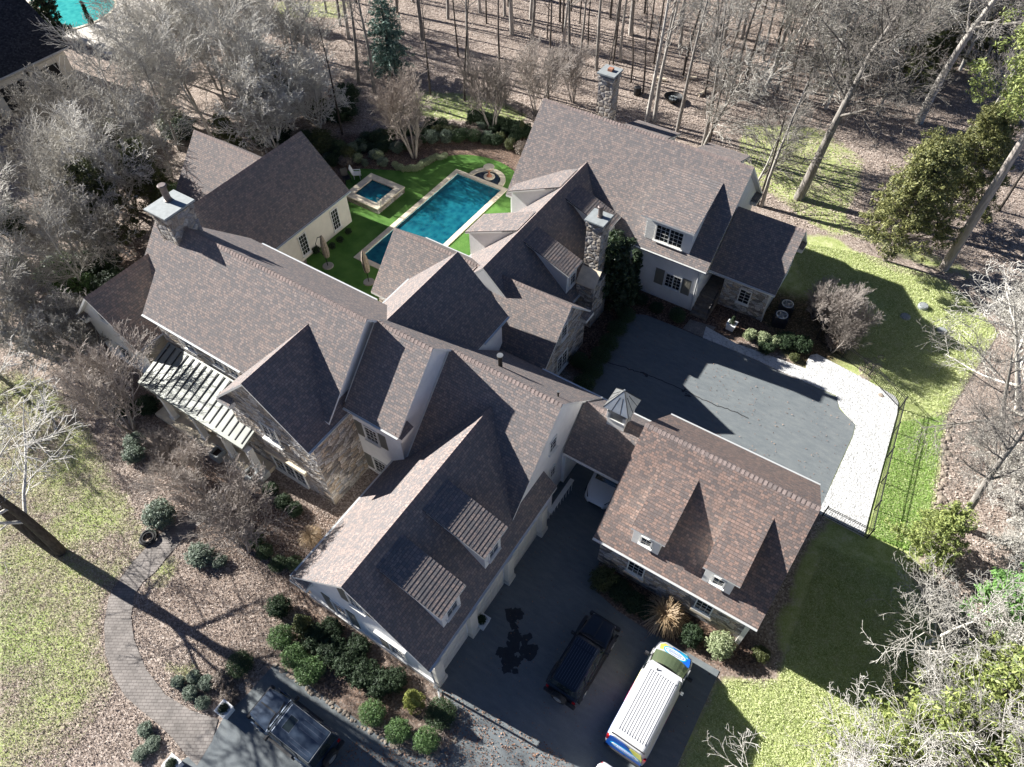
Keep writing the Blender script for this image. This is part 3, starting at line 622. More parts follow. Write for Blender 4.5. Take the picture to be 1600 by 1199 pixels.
# --- the wings (ridge axis, ridge position, ridge height, half widths, extent)
gable_roof('roof', 'y', -12.87, 7.2, 4.43, 4.12, 6.0, 17.3, label='long garage wing roof with two shed dormers', gr=(6.0, 16.45))
mbp = None
gable_roof('roof', 'x', 18.62, 8.4, 4.9, 4.9, -16.2, -9.45, gut='r', gr=(-13.5, -9.45), label='roof of the middle wing with its white gable end')
gable_roof('roof', 'x', 17.2, 9.8, 3.5, 3.8, -19.75, -16.1, gut='l', label='raised roof section between the stone gable and the middle wing')
gable_roof('roof', 'x', 16.56, 10.45, 4.08, 4.38, -34.2, -19.65, gl=(-34.2, -26.1), gr=(-33.2, -23.6), label='highest long roof beside the stone chimney')
gable_roof('roof', 'y', -22.9, 9.3, 3.35, 3.35, 10.7, 16.0, gut='r', gr=(10.7, 13.8), label='roof of the stone front gable')
gable_roof('roof', 'x', 21.35, 5.6, 2.2, 2.3, -9.5, -5.55, gl=(-9.4, -5.75), gut='lr', label='low roof over the drive passage')
gable_roof('roof', 'x', 20.3, 7.68, 4.55, 4.62, -5.7, 2.96, mat='shingle_w', label='redder roof of the carriage house')
gable_roof('roof', 'y', -19.86, 8.98, 4.2, 3.4, 17.8, 24.45, gut='lr', gl=(21.5, 24.45), gr=(21.9, 24.45), label='cross gable roof between the two long wings')
gable_roof('roof', 'y', -20.27, 5.95, 1.2, 1.2, 24.3, 26.7, gut='', label='small saddle roof')
gable_roof('roof', 'x', 26.85, 6.0, 3.2, 2.85, -27.0, -13.5, gl=(-16.5, -13.5), gr=(-27, -20), label='roof of the stone-gabled middle wing')
gable_roof('roof', 'y', -19.3, 6.82, 4.3, 4.15, 26.0, 40.2, gut='lr', gr=(27.5, 31.3), gl=(29.5, 36.5), label='steep connecting roof with shed dormers on both sides')
gable_roof('roof', 'x', 41.15, 9.05, 5.1, 5.1, -24.3, -8.5, gut='lr', gl=(-14.0, -8.5), label='biggest roof at the back of the house')
gable_roof('roof', 'x', 40.7, 6.2, 3.2, 3.2, -8.7, -4.05, gut='lr', label='roof of the stone entry wing')
gable_roof('roof', 'y', -39.3, 6.7, 4.0, 3.82, 18.9, 31.25, gut='r', gr=(23.2, 31.25), label='pool wing roof, its right slope in shade')
gable_roof('roof', 'x', 27.2, 6.6, 4.3, 3.2, -46.4, -39.4, gut='', label='pool wing cross roof')
gable_roof('roof', 'y', -37.55, 6.9, 2.95, 2.95, 11.25, 16.1, gut='lr', label='roof of the low front wing at the left end')
gable_roof('roof', 'x', 17.5, 8.5, 3.6, 3.0, -37.8, -33.9, gut='', label='roof slope behind the left stone chimney', caps=False)

wall_block('wall', 'y', -12.87, 7.2, 4.0, 3.92, 6.3, 17.2, {'*': 'white'}, label='painted garage wall with bays')
wall_block('wall', 'x', 18.62, 8.4, 4.5, 4.6, -16.6, -9.6, {'*': 'white', 'R': 'white'})
wall_block('wall', 'x', 17.2, 9.8, 3.2, 3.5, -19.9, -16.35, {'*': 'white'})
wall_block('wall', 'x', 16.56, 10.45, 3.75, 4.1, -33.9, -20.15, {'*': 'white', 'L': 'stone', 'A0': 'stone'}, label='stone front wall above the porch')
wall_block('wall', 'y', -22.9, 9.3, 3.15, 3.25, 11.05, 16.0, {'*': 'stone'}, label='fieldstone front gable')
wall_block('wall', 'x', 20.3, 7.68, 4.15, 4.2, -5.4, 2.66, {'*': 'white', 'L': 'stone', 'A0': 'stone', 'A1': 'stone'}, label='carriage house stone wall')
wall_block('wall', 'y', -19.86, 8.98, 3.8, 3.1, 17.8, 24.15, {'*': 'white'})
wall_block('wall', 'x', 26.85, 6.0, 2.9, 2.6, -26.7, -13.8, {'*': 'stone'}, label='stone gable facing the rear motor court')
wall_block('wall', 'y', -19.3, 6.82, 3.95, 3.85, 26.0, 40.0, {'*': 'white', 'R': 'stone'})
wall_block('wall', 'x', 41.15, 9.05, 4.9, 4.8, -24.0, -8.85, {'*': 'white'}, label='white wall of the biggest wing')
wall_block('wall', 'x', 40.7, 6.2, 2.75, 2.9, -7.6, -4.45, {'*': 'white', 'L': 'stone'}, label='stone wall beside the entry steps')
wall_block('wall', 'y', -39.3, 6.7, 3.7, 3.58, 19.2, 31.0, {'*': 'cream'}, label='cream wall of the pool wing')
wall_block('wall', 'x', 27.2, 6.6, 4.0, 2.9, -46.1, -39.5, {'*': 'cream'})
wall_block('wall', 'y', -37.55, 6.9, 2.65, 2.65, 11.6, 16.0, {'*': 'cream', 'A0': 'white'})
wall_block('wall', 'x', 17.5, 8.5, 3.3, 2.8, -37.5, -33.9, {'*': 'cream'})
# entry recess wall, low infill behind entry
mb = MB(); mb.box(-8.9, 39.6, -.2, -7.55, 40.4, 4.2); mb.build('wall', M['siding'], HOUSE)
# passage posts
mb = MB(); mb.box(-9.7, 19.35, 0, -9.4, 23.4, 3.2); mb.build('wall', M['white'], HOUSE)
mb = MB(); mb.box(-5.75, 22.9, 0, -5.4, 23.3, 3.3); mb.build('post', M['white'], HOUSE)
# boxed soffit returns (dark undersides with white edge) at gable feet
def soffit(x0, y0, x1, y1, z, h=.3):
    mb = MB(); mb.box(x0, y0, z-h, x1, y1, z); mb.build('soffit', M['trim'], HOUSE)

M['stepstone'] = plain('dark_step_stone', (.16, .135, .11), .8, noise=.3, nscale=4)
def eave_return(axis, x, y, z, w_, d_, sx, sy):
    """boxed return of the eave round the foot of a gable: white fascia, small shingled top"""
    mb = MB(); x1, y1 = x+sx*(w_ if axis == 'x' else d_), y+sy*(d_ if axis == 'x' else w_)
    xa, xb, ya, yb = min(x, x1), max(x, x1), min(y, y1), max(y, y1)
    mb.box(xa, ya, z-.3, xb, yb, z-.04, 1)
    if axis == 'x': q = [(xa, y, z+.22), (xb, y, z+.22), (xb, y1, z-.03), (xa, y1, z-.03)]
    else: q = [(x, ya, z+.22), (x, yb, z+.22), (x1, yb, z-.03), (x1, ya, z-.03)]
    mb.face(q, uvs=[(0, .4), (w_, .4), (w_, 0), (0, 0)], m=0); mb.face([(p[0], p[1], p[2]-.03) for p in q][::-1], m=1)
    o = mb.build('eave_return', [M['shingle'], M['trim']], HOUSE)
# (along which axis the return runs, inner foot point on the gable wall, eave height, run, depth, directions)
eave_return('x', -26.25, 11.04, 5.85, 1.0, .4, 1, -1)
eave_return('x', -17.3, 6.29, 2.75, 1.1, .45, 1, -1)
eave_return('y', -16.34, 13.75, 6.2, 1.0, .4, 1, 1)
eave_return('y', -13.79, 29.7, 3.15, -1.0, .45, 1, 1)
eave_return('y', -8.84, 46.2, 3.9, -1.3, .45, 1, 1)
eave_return('y', -4.44, 43.85, 3.0, -1.0, .45, 1, 1)
eave_return('x', -40.5, 11.59, 3.9, .8, .4, 1, -1)
def TX(kind, org):
    """maps (s out from the ridge, t along the eave, z) to the world"""
    if kind == '+x': return lambda s, t, z: (org+s, t, z)
    if kind == '-x': return lambda s, t, z: (org-s, t, z)
    return lambda s, t, z: (t, org-s, z)
def window(name, p, ux, n, w_, h, cols=2, rows=4, parent=HOUSE, fr=.07, pane='glass', sill=True, frame='trim', label=None, mull=0):
    """p = lower left corner on the wall plane, ux = direction to the right seen from outside, n = outward normal"""
    p, ux, n = Vector(p), Vector(ux).normalized(), Vector(n).normalized(); uz = Vector((0, 0, 1)); d = .07
    mb = MB(); o0 = p-n*.05
    for a, b_, c, e in ((0, 0, fr, h), (w_-fr, 0, fr, h), (fr, h-fr, w_-2*fr, fr), (fr, 0, w_-2*fr, fr)):
        mb.obox(o0+ux*a+uz*b_, ux*c, n*(d+.05), uz*e)
    iw, ih = w_-2*fr, h-2*fr
    for m_ in range(mull): mb.obox(o0+ux*(fr+iw*(m_+1)/(mull+1)-.04)+uz*fr, ux*.08, n*(d+.035), uz*ih)
    for i in range(1, cols): 
        if mull and (i*(mull+1)) % cols == 0: continue
        mb.obox(o0+ux*(fr+iw*i/cols-.011)+uz*fr, ux*.022, n*(d+.01), uz*ih)
    for j in range(1, rows): mb.obox(o0+ux*fr+uz*(fr+ih*j/rows-.011), ux*iw, n*(d+.012), uz*.022)
    if sill: mb.obox(o0-ux*.06-uz*.07, ux*(w_+.12), n*(d+.13), uz*.07)
    f = mb.build(name, M[frame], parent)
    g_ = MB(); g_.obox(p-n*.05+ux*fr+uz*fr, ux*iw, n*(.05+.02), uz*ih); g_.build('pane', M[pane], f)
    if label: f['label'] = label
    return f
def shutter(p, ux, n, w_, h, parent=HOUSE):
    p, ux, n = Vector(p), Vector(ux).normalized(), Vector(n).normalized(); uz = Vector((0, 0, 1))
    mb = MB(); mb.obox(p-n*.02, ux*w_, n*.05, uz*h)
    k = max(3, int(h/.12))
    for i in range(k): mb.obox(p+ux*.05+uz*(.05+(h-.1)*i/k)+n*.03, ux*(w_-.1), n*.018, uz*((h-.1)/k*.6))
    mb.build('shutter', M['shutter'], parent)

def shed_dormer(T, k0, st, zt, sf, zf, t0, t1, sw, w0, w1, zb, mat='shingle', ribs=True, win=None, wallmat='siding', flipx=False, label=None, left=None):
    """dormer: roof plane from (st,zt) on the main slope to (sf,zf) at its front edge; cheeks and front wall below"""
    root = MB()
    P_ = [(sw, zb-.35), (sw, zt+(zf-zt)*(sw-st)/(sf-st)-.08), (st+.1, zt-.1), (st+.1, zt-.5)]
    a = [T(s, w0, z) for s, z in P_]; b_ = [T(s, w1, z) for s, z in P_]
    root.prism(a, Vector(b_[0])-Vector(a[0]))
    d = root.build('dormer', M[wallmat], HOUSE, recalc=True)
    if label: d['label'] = label
    # roof slab with real shingle courses (each butt edge stands proud)
    mb = MB(); L = math.hypot(sf-st, zt-zf); n_ = int(round(L/.19)); ds, dz = (sf-st)/n_, (zf-zt)/n_
    up = .014
    for i in range(n_):
        s0, z0 = st+ds*i, zt+dz*i; s1, z1 = s0+ds, z0+dz+up
        v0 = (n_-i)*.145*2; q = [T(s0, t0, z0), T(s1, t0, z1), T(s1, t1, z1), T(s0, t1, z0)]
        mb.face(q, uvs=[(t0, v0), (t0, v0-.145), (t1, v0-.145), (t1, v0)], m=0)
        mb.face([T(s1, t0, z1), T(s1, t0, z1-up), T(s1, t1, z1-up), T(s1, t1, z1)], uvs=[(0, 0)]*4, m=0)
    for t_ in (t0, t1): mb.face([T(st, t_, zt), T(sf, t_, zf+up), T(sf, t_, zf-.06), T(st, t_, zt-.06)], uvs=[(0, 0)]*4, m=0); mb.face([T(st+1.2, t_, zt-.06+(zf-zt)*1.2/(sf-st)), T(sf, t_, zf-.06), T(sf, t_, zf-.15), T(st+1.2, t_, zt-.15+(zf-zt)*1.2/(sf-st))], m=1)
    mb.face([T(sf, t0, zf), T(sf, t1, zf), T(sf, t1, zf-.12), T(sf, t0, zf-.12)], m=1)
    mb.face([T(st, t0, zt-.12), T(sf, t0, zf-.12), T(sf, t1, zf-.12), T(st, t1, zt-.12)], m=1)
    mb.build('dormer_roof', [M[mat], M['trim']], d)
    return d
# garage dormers
T = TX('+x', -12.87)
for (t0, t1, w0, w1) in ((7.62, 9.48, 7.85, 9.2), (10.98, 12.92, 11.25, 12.6)):
    d = shed_dormer(T, 0, .45, 6.75, 3.9, 5.45, t0, t1, 3.66, w0, w1, 3.5, label='garage dormer nearer the driveway corner' if t0 < 9 else 'garage dormer nearer the passage')
    window('window', (-9.21+.03, w0+.25, 4.05), (0, 1, 0), (1, 0, 0), w1-w0-.5, .85, 2, 2, parent=d)
# carriage house dormers
T = TX('-y', 20.3)
for (t0, t1, w0, w1, tip) in ((-4.02, -2.28, -3.93, -2.5, 1), (-.38, 1.42, -.22, 1.2, 1)):
    d = shed_dormer(T, 0, .95, 6.72, 4.25, 5.42, t0, t1, 3.98, w0, w1, 3.75, mat='shingle_w', label='carriage house dormer nearer the passage' if t0 < -1 else 'carriage house dormer nearer the gravel')
    window('window', (w0+.42, 16.3, 4.1), (1, 0, 0), (0, -1, 0), .62, .72, 2, 2, parent=d)
    for xa, xb in ((w0+.02, w0+.38), (w0+1.08, w1-.02)):
        ms = MB()
        for k in range(5): ms.obox((xa, 16.31, 3.85+k*.22), (xb-xa, 0, 0), (0, -.03, 0), (0, 0, .215))
        ms.build('siding', M['trim'], d)
# big back wing dormer
T = TX('-y', 41.15)
d = shed_dormer(T, 0, 1.1, 7.99, 4.96, 6.42, -13.7, -9.9, 4.6, -13.35, -10.05, 4.45, label='wide dormer with the triple window')
window('window', (-12.62, 36.55, 4.6), (1, 0, 0), (0, -1, 0), 2.0, 1.35, 6, 4, parent=d, mull=1)
ms = MB()
for k in range(7):
    ms.obox((-13.32, 36.55, 4.5+k*.22), (.66, 0, 0), (0, -.03, 0), (0, 0, .2))
ms.build('siding', M['trim'], d)
# connecting wing dormers, right side and left side
T = TX('+x', -19.3)
for (t0, t1, w0, w1, lb) in ((29.85, 31.6, 30.1, 31.4, 'right dormer in front of the chimney'), (35.1, 36.95, 35.35, 36.7, 'right dormer behind the chimney')):
    d = shed_dormer(T, 0, .45, 6.38, 3.9, 5.05, t0, t1, 3.64, w0, w1, 3.2, label=lb)
    window('window', (-15.63, w0+.3, 3.55), (0, 1, 0), (1, 0, 0), w1-w0-.55, .95, 2, 3, parent=d)
T = TX('-x', -19.3)
for (t0, t1, lb) in ((30.3, 32.6, 'poolside dormer nearer the camera'), (35.7, 38.2, 'poolside dormer at the far end')):
    d = shed_dormer(T, 0, .3, 6.6, 4.55, 4.62, t0, t1, 4.4, t0+.25, t1-.25, 2.6, label=lb, ribs=False)
# small dormers on the far slope of the biggest roof
T = lambda s, t, z: (t, 41.15+s, z)
for (t0, t1) in ((-18.6, -15.2), (-13.0, -9.9)):
    shed_dormer(T, 0, .9, 8.25, 4.4, 6.9, t0, t1, 4.1, t0+.25, t1-.25, 4.8, label='far-slope dormer behind the biggest ridge, ' + ('nearer the tall chimney' if t0 < -14 else 'nearer the entry wing'))

# --- chimneys
M['rustmetal'] = plain('weathered_steel', (.17, .14, .13), .5, .6, noise=.3, nscale=5)
def chimney(x0, y0, x1, y1, zb, zt, cap=.12, flue=None, label='', mat='stone_c', flmat='metal', oh=.18, neck=None, fr=.17, fh=.75):
    mb = MB(); mb.box(x0, y0, zb, x1, y1, zt); mb.box(x0-.07, y0-.07, zt-.4, x1+.07, y1+.07, zt-.12)
    c = mb.build('chimney', M[mat], HOUSE); c['label'] = label
    k = MB(); k.box(x0-oh, y0-oh, zt, x1+oh, y1+oh, zt+cap); k.build('cap', M['slate'], c, bevel=.015)
    if flue:
        f = MB(); fx, fy = flue; f.lathe((fx, fy, zt+cap-.01), [(fr*1.25, 0), (fr*1.25, .08), (fr, .1), (fr, fh), (fr*1.15, fh+.02), (fr*1.15, fh+.06)], 18)
        f.lathe((fx, fy, zt+cap+fh+.06), [(fr*1.3, 0), (fr*1.35, .08), (fr*1.1, .12)], 18); f.build('flue', M[flmat], c, smooth=False)
    return c
chimney(-34.4, 15.75, -33.0, 17.5, 6, 11.6, flue=(-34.0, 16.85), label='left stone chimney with round steel flue', fr=.19, fh=.85, flmat='rustmetal')
c = chimney(-15.4, 31.75, -14.35, 32.8, 3.9, 8.2, flue=(-14.85, 32.35), label='court chimney of grey stone with steel flue', fr=.15, fh=.62, oh=.15, flmat='rustmetal')
mb = MB(); mb.box(-15.4, 31.0, -.2, -14.1, 33.0, 3.7)
mb.build('chimney_base', M['stone'], c)
mb = MB(); mb.prism([(-15.45, 30.95, 3.6), (-14.05, 30.95, 3.6), (-14.05, 31.85, 4.6), (-15.45, 31.85, 4.6)], (0, 0, .1)); mb.build('shoulder_slab', M['tan'], c)
chimney(-21.05, 43.2, -19.95, 44.3, 0, 10.85, label='tall stone chimney behind the biggest roof', oh=.14)
mb = MB(); mb.box(-20.65, 43.6, 10.97, -20.3, 43.95, 11.15); mb.build('flue', M['brick'], [o for o in HOUSE.children if o.name.startswith('chimney')][-1])
# vents on the middle roof
for x, y, z, r, h, lb in ((-13.93, 19.83, 7.1, .12, .85, 'black vent pipe with pale cap'), (-10.22, 19.54, 7.4, .05, .35, 'thin black vent pipe')):
    mb = MB(); mb.lathe((x, y, z-.2), [(r*1.4, 0), (r*1.4, .12), (r, .16), (r, h+.15), (r*1.3, h+.16), (r*1.3, h+.3)], 14)
    v = mb.build('vent', M['black'], HOUSE); v['label'] = lb
    mb = MB(); mb.lathe((x, y, z-.2+h+.3), [(r*1.45, 0), (r*1.45, .04)], 14); mb.build('cap', M['metal'], v)
mb = MB(); mb.lathe((-26.0+.0, 14.6, 8.3), [(.05, 0), (.05, .3)], 10)
# --- cupola
mb = MB(); mb.box(-7.95, 20.93, 4.2, -6.95, 21.9, 6.35); c = mb.build('cupola', M['trim'], HOUSE); c['label'] = 'white cupola with dark metal pyramid roof'
mb = MB(); mb.box(-8.0, 20.88, 5.75, -6.9, 21.95, 5.83); mb.box(-8.0, 20.88, 6.3, -6.9, 21.95, 6.42)
for x in (-8.0, -6.98):
    for y in (20.88, 21.87): mb.box(x, y, 5.83, x+.08, y+.08, 6.3)
mb.build('trim', M['trim'], c)
mb = MB(); mb.box(-7.8, 20.91, 5.85, -7.1, 20.925, 6.28); mb.box(-6.945, 21.05, 5.85, -6.93, 21.75, 6.28); mb.build('louvre', M['metal'], c)
mb = MB(); z0, z1 = 6.9, 7.95; cx, cy, hx, hy = -7.42, 21.32, .72, .72
cr = [(cx-hx, cy-hy, z0), (cx+hx, cy-hy, z0), (cx+hx, cy+hy, z0), (cx-hx, cy+hy, z0)]
for i in range(4): mb.face([cr[i], cr[(i+1) % 4], (cx, cy, z1)])
mb.face(cr[::-1]); mb.box(cx-.52, cy-.52, 6.42, cx+.52, cy+.52, 6.93)
rf = mb.build('cupola_roof', M['metal'], c)
mb = MB()
for i in range(4):
    a, b_ = Vector(cr[i]), Vector(cr[(i+1) % 4]); mb.tube([a, (cx, cy, z1)], .025, 4)
    for t in (.33, .67):
        q = a.lerp(b_, t); e = q.lerp(Vector((cx, cy, z1)), .66); mb.tube([q, e+Vector((0, 0, .01))], .02, 4)
mb.build('roof_rib', M['seam'], rf)
mb = MB(); mb.lathe((cx, cy, z1-.03), [(.05, 0), (.06, .08), (.02, .14)], 8); mb.build('finial', M['metal'], c)

# --- front porch: standing seam roof on columns
xa, xb, yb, zb_, yf, zf = -33.6, -24.75, 12.75, 4.05, 9.95, 3.05
mb = MB(); mb.prism([(xa, yb, zb_), (xa, yf, zf), (xa, yf, zf-.2), (xa, yb, zb_-.2)], (xb-xa, 0, 0))
pr = mb.build('porch_roof', M['porchmetal'], HOUSE, recalc=True); pr['label'] = 'pale standing seam porch roof with dark ribs'
mb = MB(); n_ = 17
for i in range(n_):
    x = xa+.25+(xb-xa-.5)*i/(n_-1); mb.prism([(x, yb-.1, zb_-.01), (x, yf+.18, zf+.05), (x, yf+.18, zf+.10), (x, yb-.1, zb_+.04)], (.05, 0, 0))
mb.build('seam', M['seam'], pr)
mb = MB(); mb.box(xa+.1, yf+.1, zf-.55, xb-.1, yf+.4, zf-.2); mb.build('beam', M['trim'], HOUSE)
for x in (-32.1, -29.3, -26.9):
    mb = MB(); mb.box(x-.16, yf+.1, .3, x+.16, yf+.42, zf-.5); mb.box(x-.22, yf+.04, .3, x+.22, yf+.48, .5); mb.box(x-.21, yf+.05, zf-.75, x+.21, yf+.47, zf-.55); mb.build('column', M['trim'], HOUSE, bevel=.01)
mb = MB(); mb.box(-24.75, 10.0, .3, -24.4, 10.35, 2.9); mb.box(-24.9, 9.85, -.1, -24.2, 10.5, .45); mb.build('column', M['trim'], HOUSE)['label'] = 'corner column on a stone foot beside the front gable'
mb = MB(); mb.box(-33.4, 9.7, -.2, -24.3, 12.9, .3); mb.build('porch_floor', M['tan'], HOUSE)
for x in (-31.2, -28.2):
    window('window', (x, 12.8, .5), (1, 0, 0), (0, -1, 0), 1.1, 2.0, 3, 4)
for x in (-31.6, -29.2, -27.9): window('window', (x, 12.8, 4.75), (1, 0, 0), (0, -1, 0), .9, 1.2, 2, 3)
# stone front gable windows
window('window', (-24.1, 11.05, .25), (1, 0, 0), (0, -1, 0), 2.5, 1.6, 6, 4, mull=2, label='wide triple window low in the stone gable')
window('window', (-23.65, 11.05, 3.9), (1, 0, 0), (0, -1, 0), 1.15, 1.35, 4, 4, mull=1)
mb = MB(); mb.box(-24.4, 10.88, 1.95, -21.2, 11.05, 2.2); mb.build('lintel', M['tan'], HOUSE)
mb = MB(); mb.box(-23.8, 10.85, 3.62, -22.3, 11.05, 3.8); mb.build('sill', M['trim'], HOUSE)
# white wall between stone gable and garage
for z, h in ((3.7, 1.3), (.4, 1.4)):
    window('window', (-18.95, 14.0, z), (1, 0, 0), (0, -1, 0), .95, h, 3, 4); shutter((-19.6, 14.0, z-.02), (1, 0, 0), (0, -1, 0), .5, h); shutter((-17.95, 14.0, z-.02), (1, 0, 0), (0, -1, 0), .5, h)
mb = MB(); mb.tube([(-19.72, 13.88, 6.0), (-19.72, 13.92, .1), (-19.7, 13.7, .02)], .05, 6); mb.build('downspout', M['gutter'], HOUSE)
# garage gable end
window('window', (-15.1, 6.3, .55), (1, 0, 0), (0, -1, 0), .95, 1.75, 3, 4); shutter((-15.72, 6.3, .5), (1, 0, 0), (0, -1, 0), .55, 1.85); shutter((-14.1, 6.3, .5), (1, 0, 0), (0, -1, 0), .55, 1.85)
window('window', (-11.55, 6.3, .55), (1, 0, 0), (0, -1, 0), 1.0, 1.75, 3, 4); shutter((-12.15, 6.3, .5), (1, 0, 0), (0, -1, 0), .5, 1.85)
window('window', (-13.3, 6.3, 4.2), (1, 0, 0), (0, -1, 0), .9, 1.4, 3, 4); shutter((-13.9, 6.3, 4.15), (1, 0, 0), (0, -1, 0), .5, 1.45); shutter((-12.35, 6.3, 4.15), (1, 0, 0), (0, -1, 0), .5, 1.45)
mb = MB(); mb.box(-12.2, 6.12, 2.45, -10.3, 6.3, 2.53); mb.build('window_hood', M['trim'], HOUSE)
mb = MB(); mb.box(-17.0, 6.2, -.1, -8.85, 6.3, .5); mb.build('plinth', M['white'], HOUSE)
# garage bays along the driveway: piers, doors
gx = -8.95
for (y0, y1) in ((6.75, 9.0), (9.9, 12.3), (13.1, 15.6)):
    mb = MB(); mb.box(gx-.05, y0, .03, gx+.03, y1, 2.35)
    n4 = 4
    for j in range(n4):
        for i in range(4): mb.box(gx+.03, y0+.08+(y1-y0-.1)*i/4, .1+.56*j, gx+.05, y0+(y1-y0-.1)*(i+1)/4, .56*(j+1))
    mb.build('garage_door', M['cream'], HOUSE)
for y in (6.3, 9.1, 12.4, 15.7):
    mb = MB(); mb.box(gx-.02, y, 0, gx+.28, y+.55, 2.7); mb.box(gx-.02, y-.05, 0, gx+.34, y+.6, .35); mb.build('pier', M['cream'], HOUSE, bevel=.01)
mb = MB(); mb.tube([(-8.65, 6.05, 3.0), (-8.62, 6.1, .15), (-8.3, 5.8, .05)], .05, 6); mb.build('downspout', M['gutter'], HOUSE)
# middle gable end
window('window', (-9.6, 17.72, 4.9), (0, 1, 0), (1, 0, 0), .75, 1.05, 2, 3); window('window', (-9.6, 17.95, 2.1), (0, 1, 0), (1, 0, 0), .6, 1.0, 2, 3)
# rear stone gable windows
window('window', (-13.8, 25.9, .3), (0, 1, 0), (1, 0, 0), 1.3, 1.5, 4, 4, mull=1); window('window', (-13.8, 26.2, 3.3), (0, 1, 0), (1, 0, 0), .75, 1.1, 2, 4)
# big white wall facing the rear court
window('window', (-11.22, 36.25, 1.3), (1, 0, 0), (0, -1, 0), 1.22, 1.25, 4, 4, mull=1, label='shuttered window facing the rear court')
shutter((-11.98, 36.25, 1.25), (1, 0, 0), (0, -1, 0), .66, 1.35); shutter((-9.95, 36.25, 1.25), (1, 0, 0), (0, -1, 0), .62, 1.35)
window('window', (-6.4, 37.95, .9), (1, 0, 0), (0, -1, 0), .85, 1.25, 2, 4)
mb = MB(); mb.box(-8.85, 39.52, .95, -8.0, 39.6, 3.0); dr = mb.build('door', M['trim'], HOUSE); mb = MB(); mb.box(-8.6, 39.49, 1.9, -8.25, 39.53, 2.7); mb.build('pane', M['glass'], dr)
mb = MB()
for k in range(5): mb.box(-8.85, 35.9+k*.33, 0, -7.6, 36.23+k*.33, .19*(k+1))
mb.box(-8.85, 37.55, 0, -7.6, 39.6, .95); mb.build('steps', M['stepstone'], HOUSE)
mb = MB()
for a, b_ in (((-7.65, 35.95, .2), (-7.65, 37.5, 1.0)),): 
    mb.tube([(a[0], a[1], a[2]+.8), (b_[0], b_[1], b_[2]+.8)], .03, 5)
    for t in np.linspace(0, 1, 8): q = Vector(a).lerp(Vector(b_), float(t)); mb.tube([q, q+Vector((0, 0, .8))], .015, 4)
mb.build('handrail', M['black'], HOUSE)
for x in (-8.95, -4.35):
    mb = MB(); mb.tube([(x, 37.6 if x > -6 else 36.1, 3.0 if x > -6 else 3.8), (x, 37.8 if x > -6 else 36.18, .1)], .05, 6); mb.build('downspout', M['gutter'], HOUSE)
# pool wing windows
window('window', (-35.72, 28.98, .4), (0, 1, 0), (1, 0, 0), .82, 1.85, 3, 5); window('window', (-35.72, 25.5, .4), (0, 1, 0), (1, 0, 0), .82, 1.85, 3, 5)
# carriage house front windows
window('window', (-3.75, 16.15, 1.0), (1, 0, 0), (0, -1, 0), .95, 1.4, 3, 4); window('window', (0.0, 16.15, 1.05), (1, 0, 0), (0, -1, 0), .9, 1.35, 3, 4)
for x in (-3.85, -.1):
    mb = MB(); mb.box(x, 16.0, .75, x+1.15, 16.15, .95); mb.build('sill', M['tan'], HOUSE)
# corner boards of the carriage house
mb = MB(); mb.box(2.5, 16.02, 0, 2.72, 16.2, 3.2); mb.build('corner_board', M['trim'], HOUSE)
# low front wing
window('window', (-38.0, 11.6, 4.6), (1, 0, 0), (0, -1, 0), .6, .7, 2, 2)
window('window', (-38.3, 11.6, .6), (1, 0, 0), (0, -1, 0), 1.3, 1.7, 4, 4)
# metal patio screen by the passage
mb = MB()
for k in range(9): mb.tube([(-8.9+.02*k, 16.9+k*.28, 0), (-8.9+.02*k, 16.9+k*.28, .95)], .02, 4)
mb.box(-8.95, 16.8, .95, -8.7, 19.3, 1.0); mb.build('railing', M['trim'], HOUSE)
# ------------------------------------------------------------ pool garden
def rect_ring(mb, x0, y0, x1, y1, w_, z0, z1):
    mb.box(x0, y0, z0, x1, y0+w_, z1); mb.box(x0, y1-w_, z0, x1, y1, z1); mb.box(x0, y0+w_, z0, x0+w_, y1-w_, z1); mb.box(x1-w_, y0+w_, z0, x1, y1-w_, z1)
px0, py0, px1, py1 = POOL
pool = empty('swimming_pool', 'long dark blue swimming pool with pale stone coping set in bright green turf', 'swimming pool', ((px0+px1)/2, (py0+py1)/2, 0))
def par(o, p, loc):
    """keep world coordinates under an empty standing at loc"""
    o.parent = p; o.location = (-loc[0], -loc[1], -loc[2]); return o
PL = ((px0+px1)/2, (py0+py1)/2, 0)
mb = MB(); rect_ring(mb, px0-.4, py0-.4, px1+.4, py1+.4, .42, .0, .09); par(mb.build('coping', M['tan']), pool, PL)
mb = MB(); z = -1.0
mb.face([(px0, py0, z), (px1, py0, z), (px1, py1, z), (px0, py1, z)])
for a, b_ in (((px0, py0), (px1, py0)), ((px1, py0), (px1, py1)), ((px1, py1), (px0, py1)), ((px0, py1), (px0, py0))): mb.face([(*a, z), (*b_, z), (*b_, .0), (*a, .0)])
par(mb.build('basin', M['basin']), pool, PL)
mb = MB(); mb.face([(px0, py0, -.08), (px1, py0, -.08), (px1, py1, -.08), (px0, py1, -.08)]); par(mb.build('water', M['water']), pool, PL)
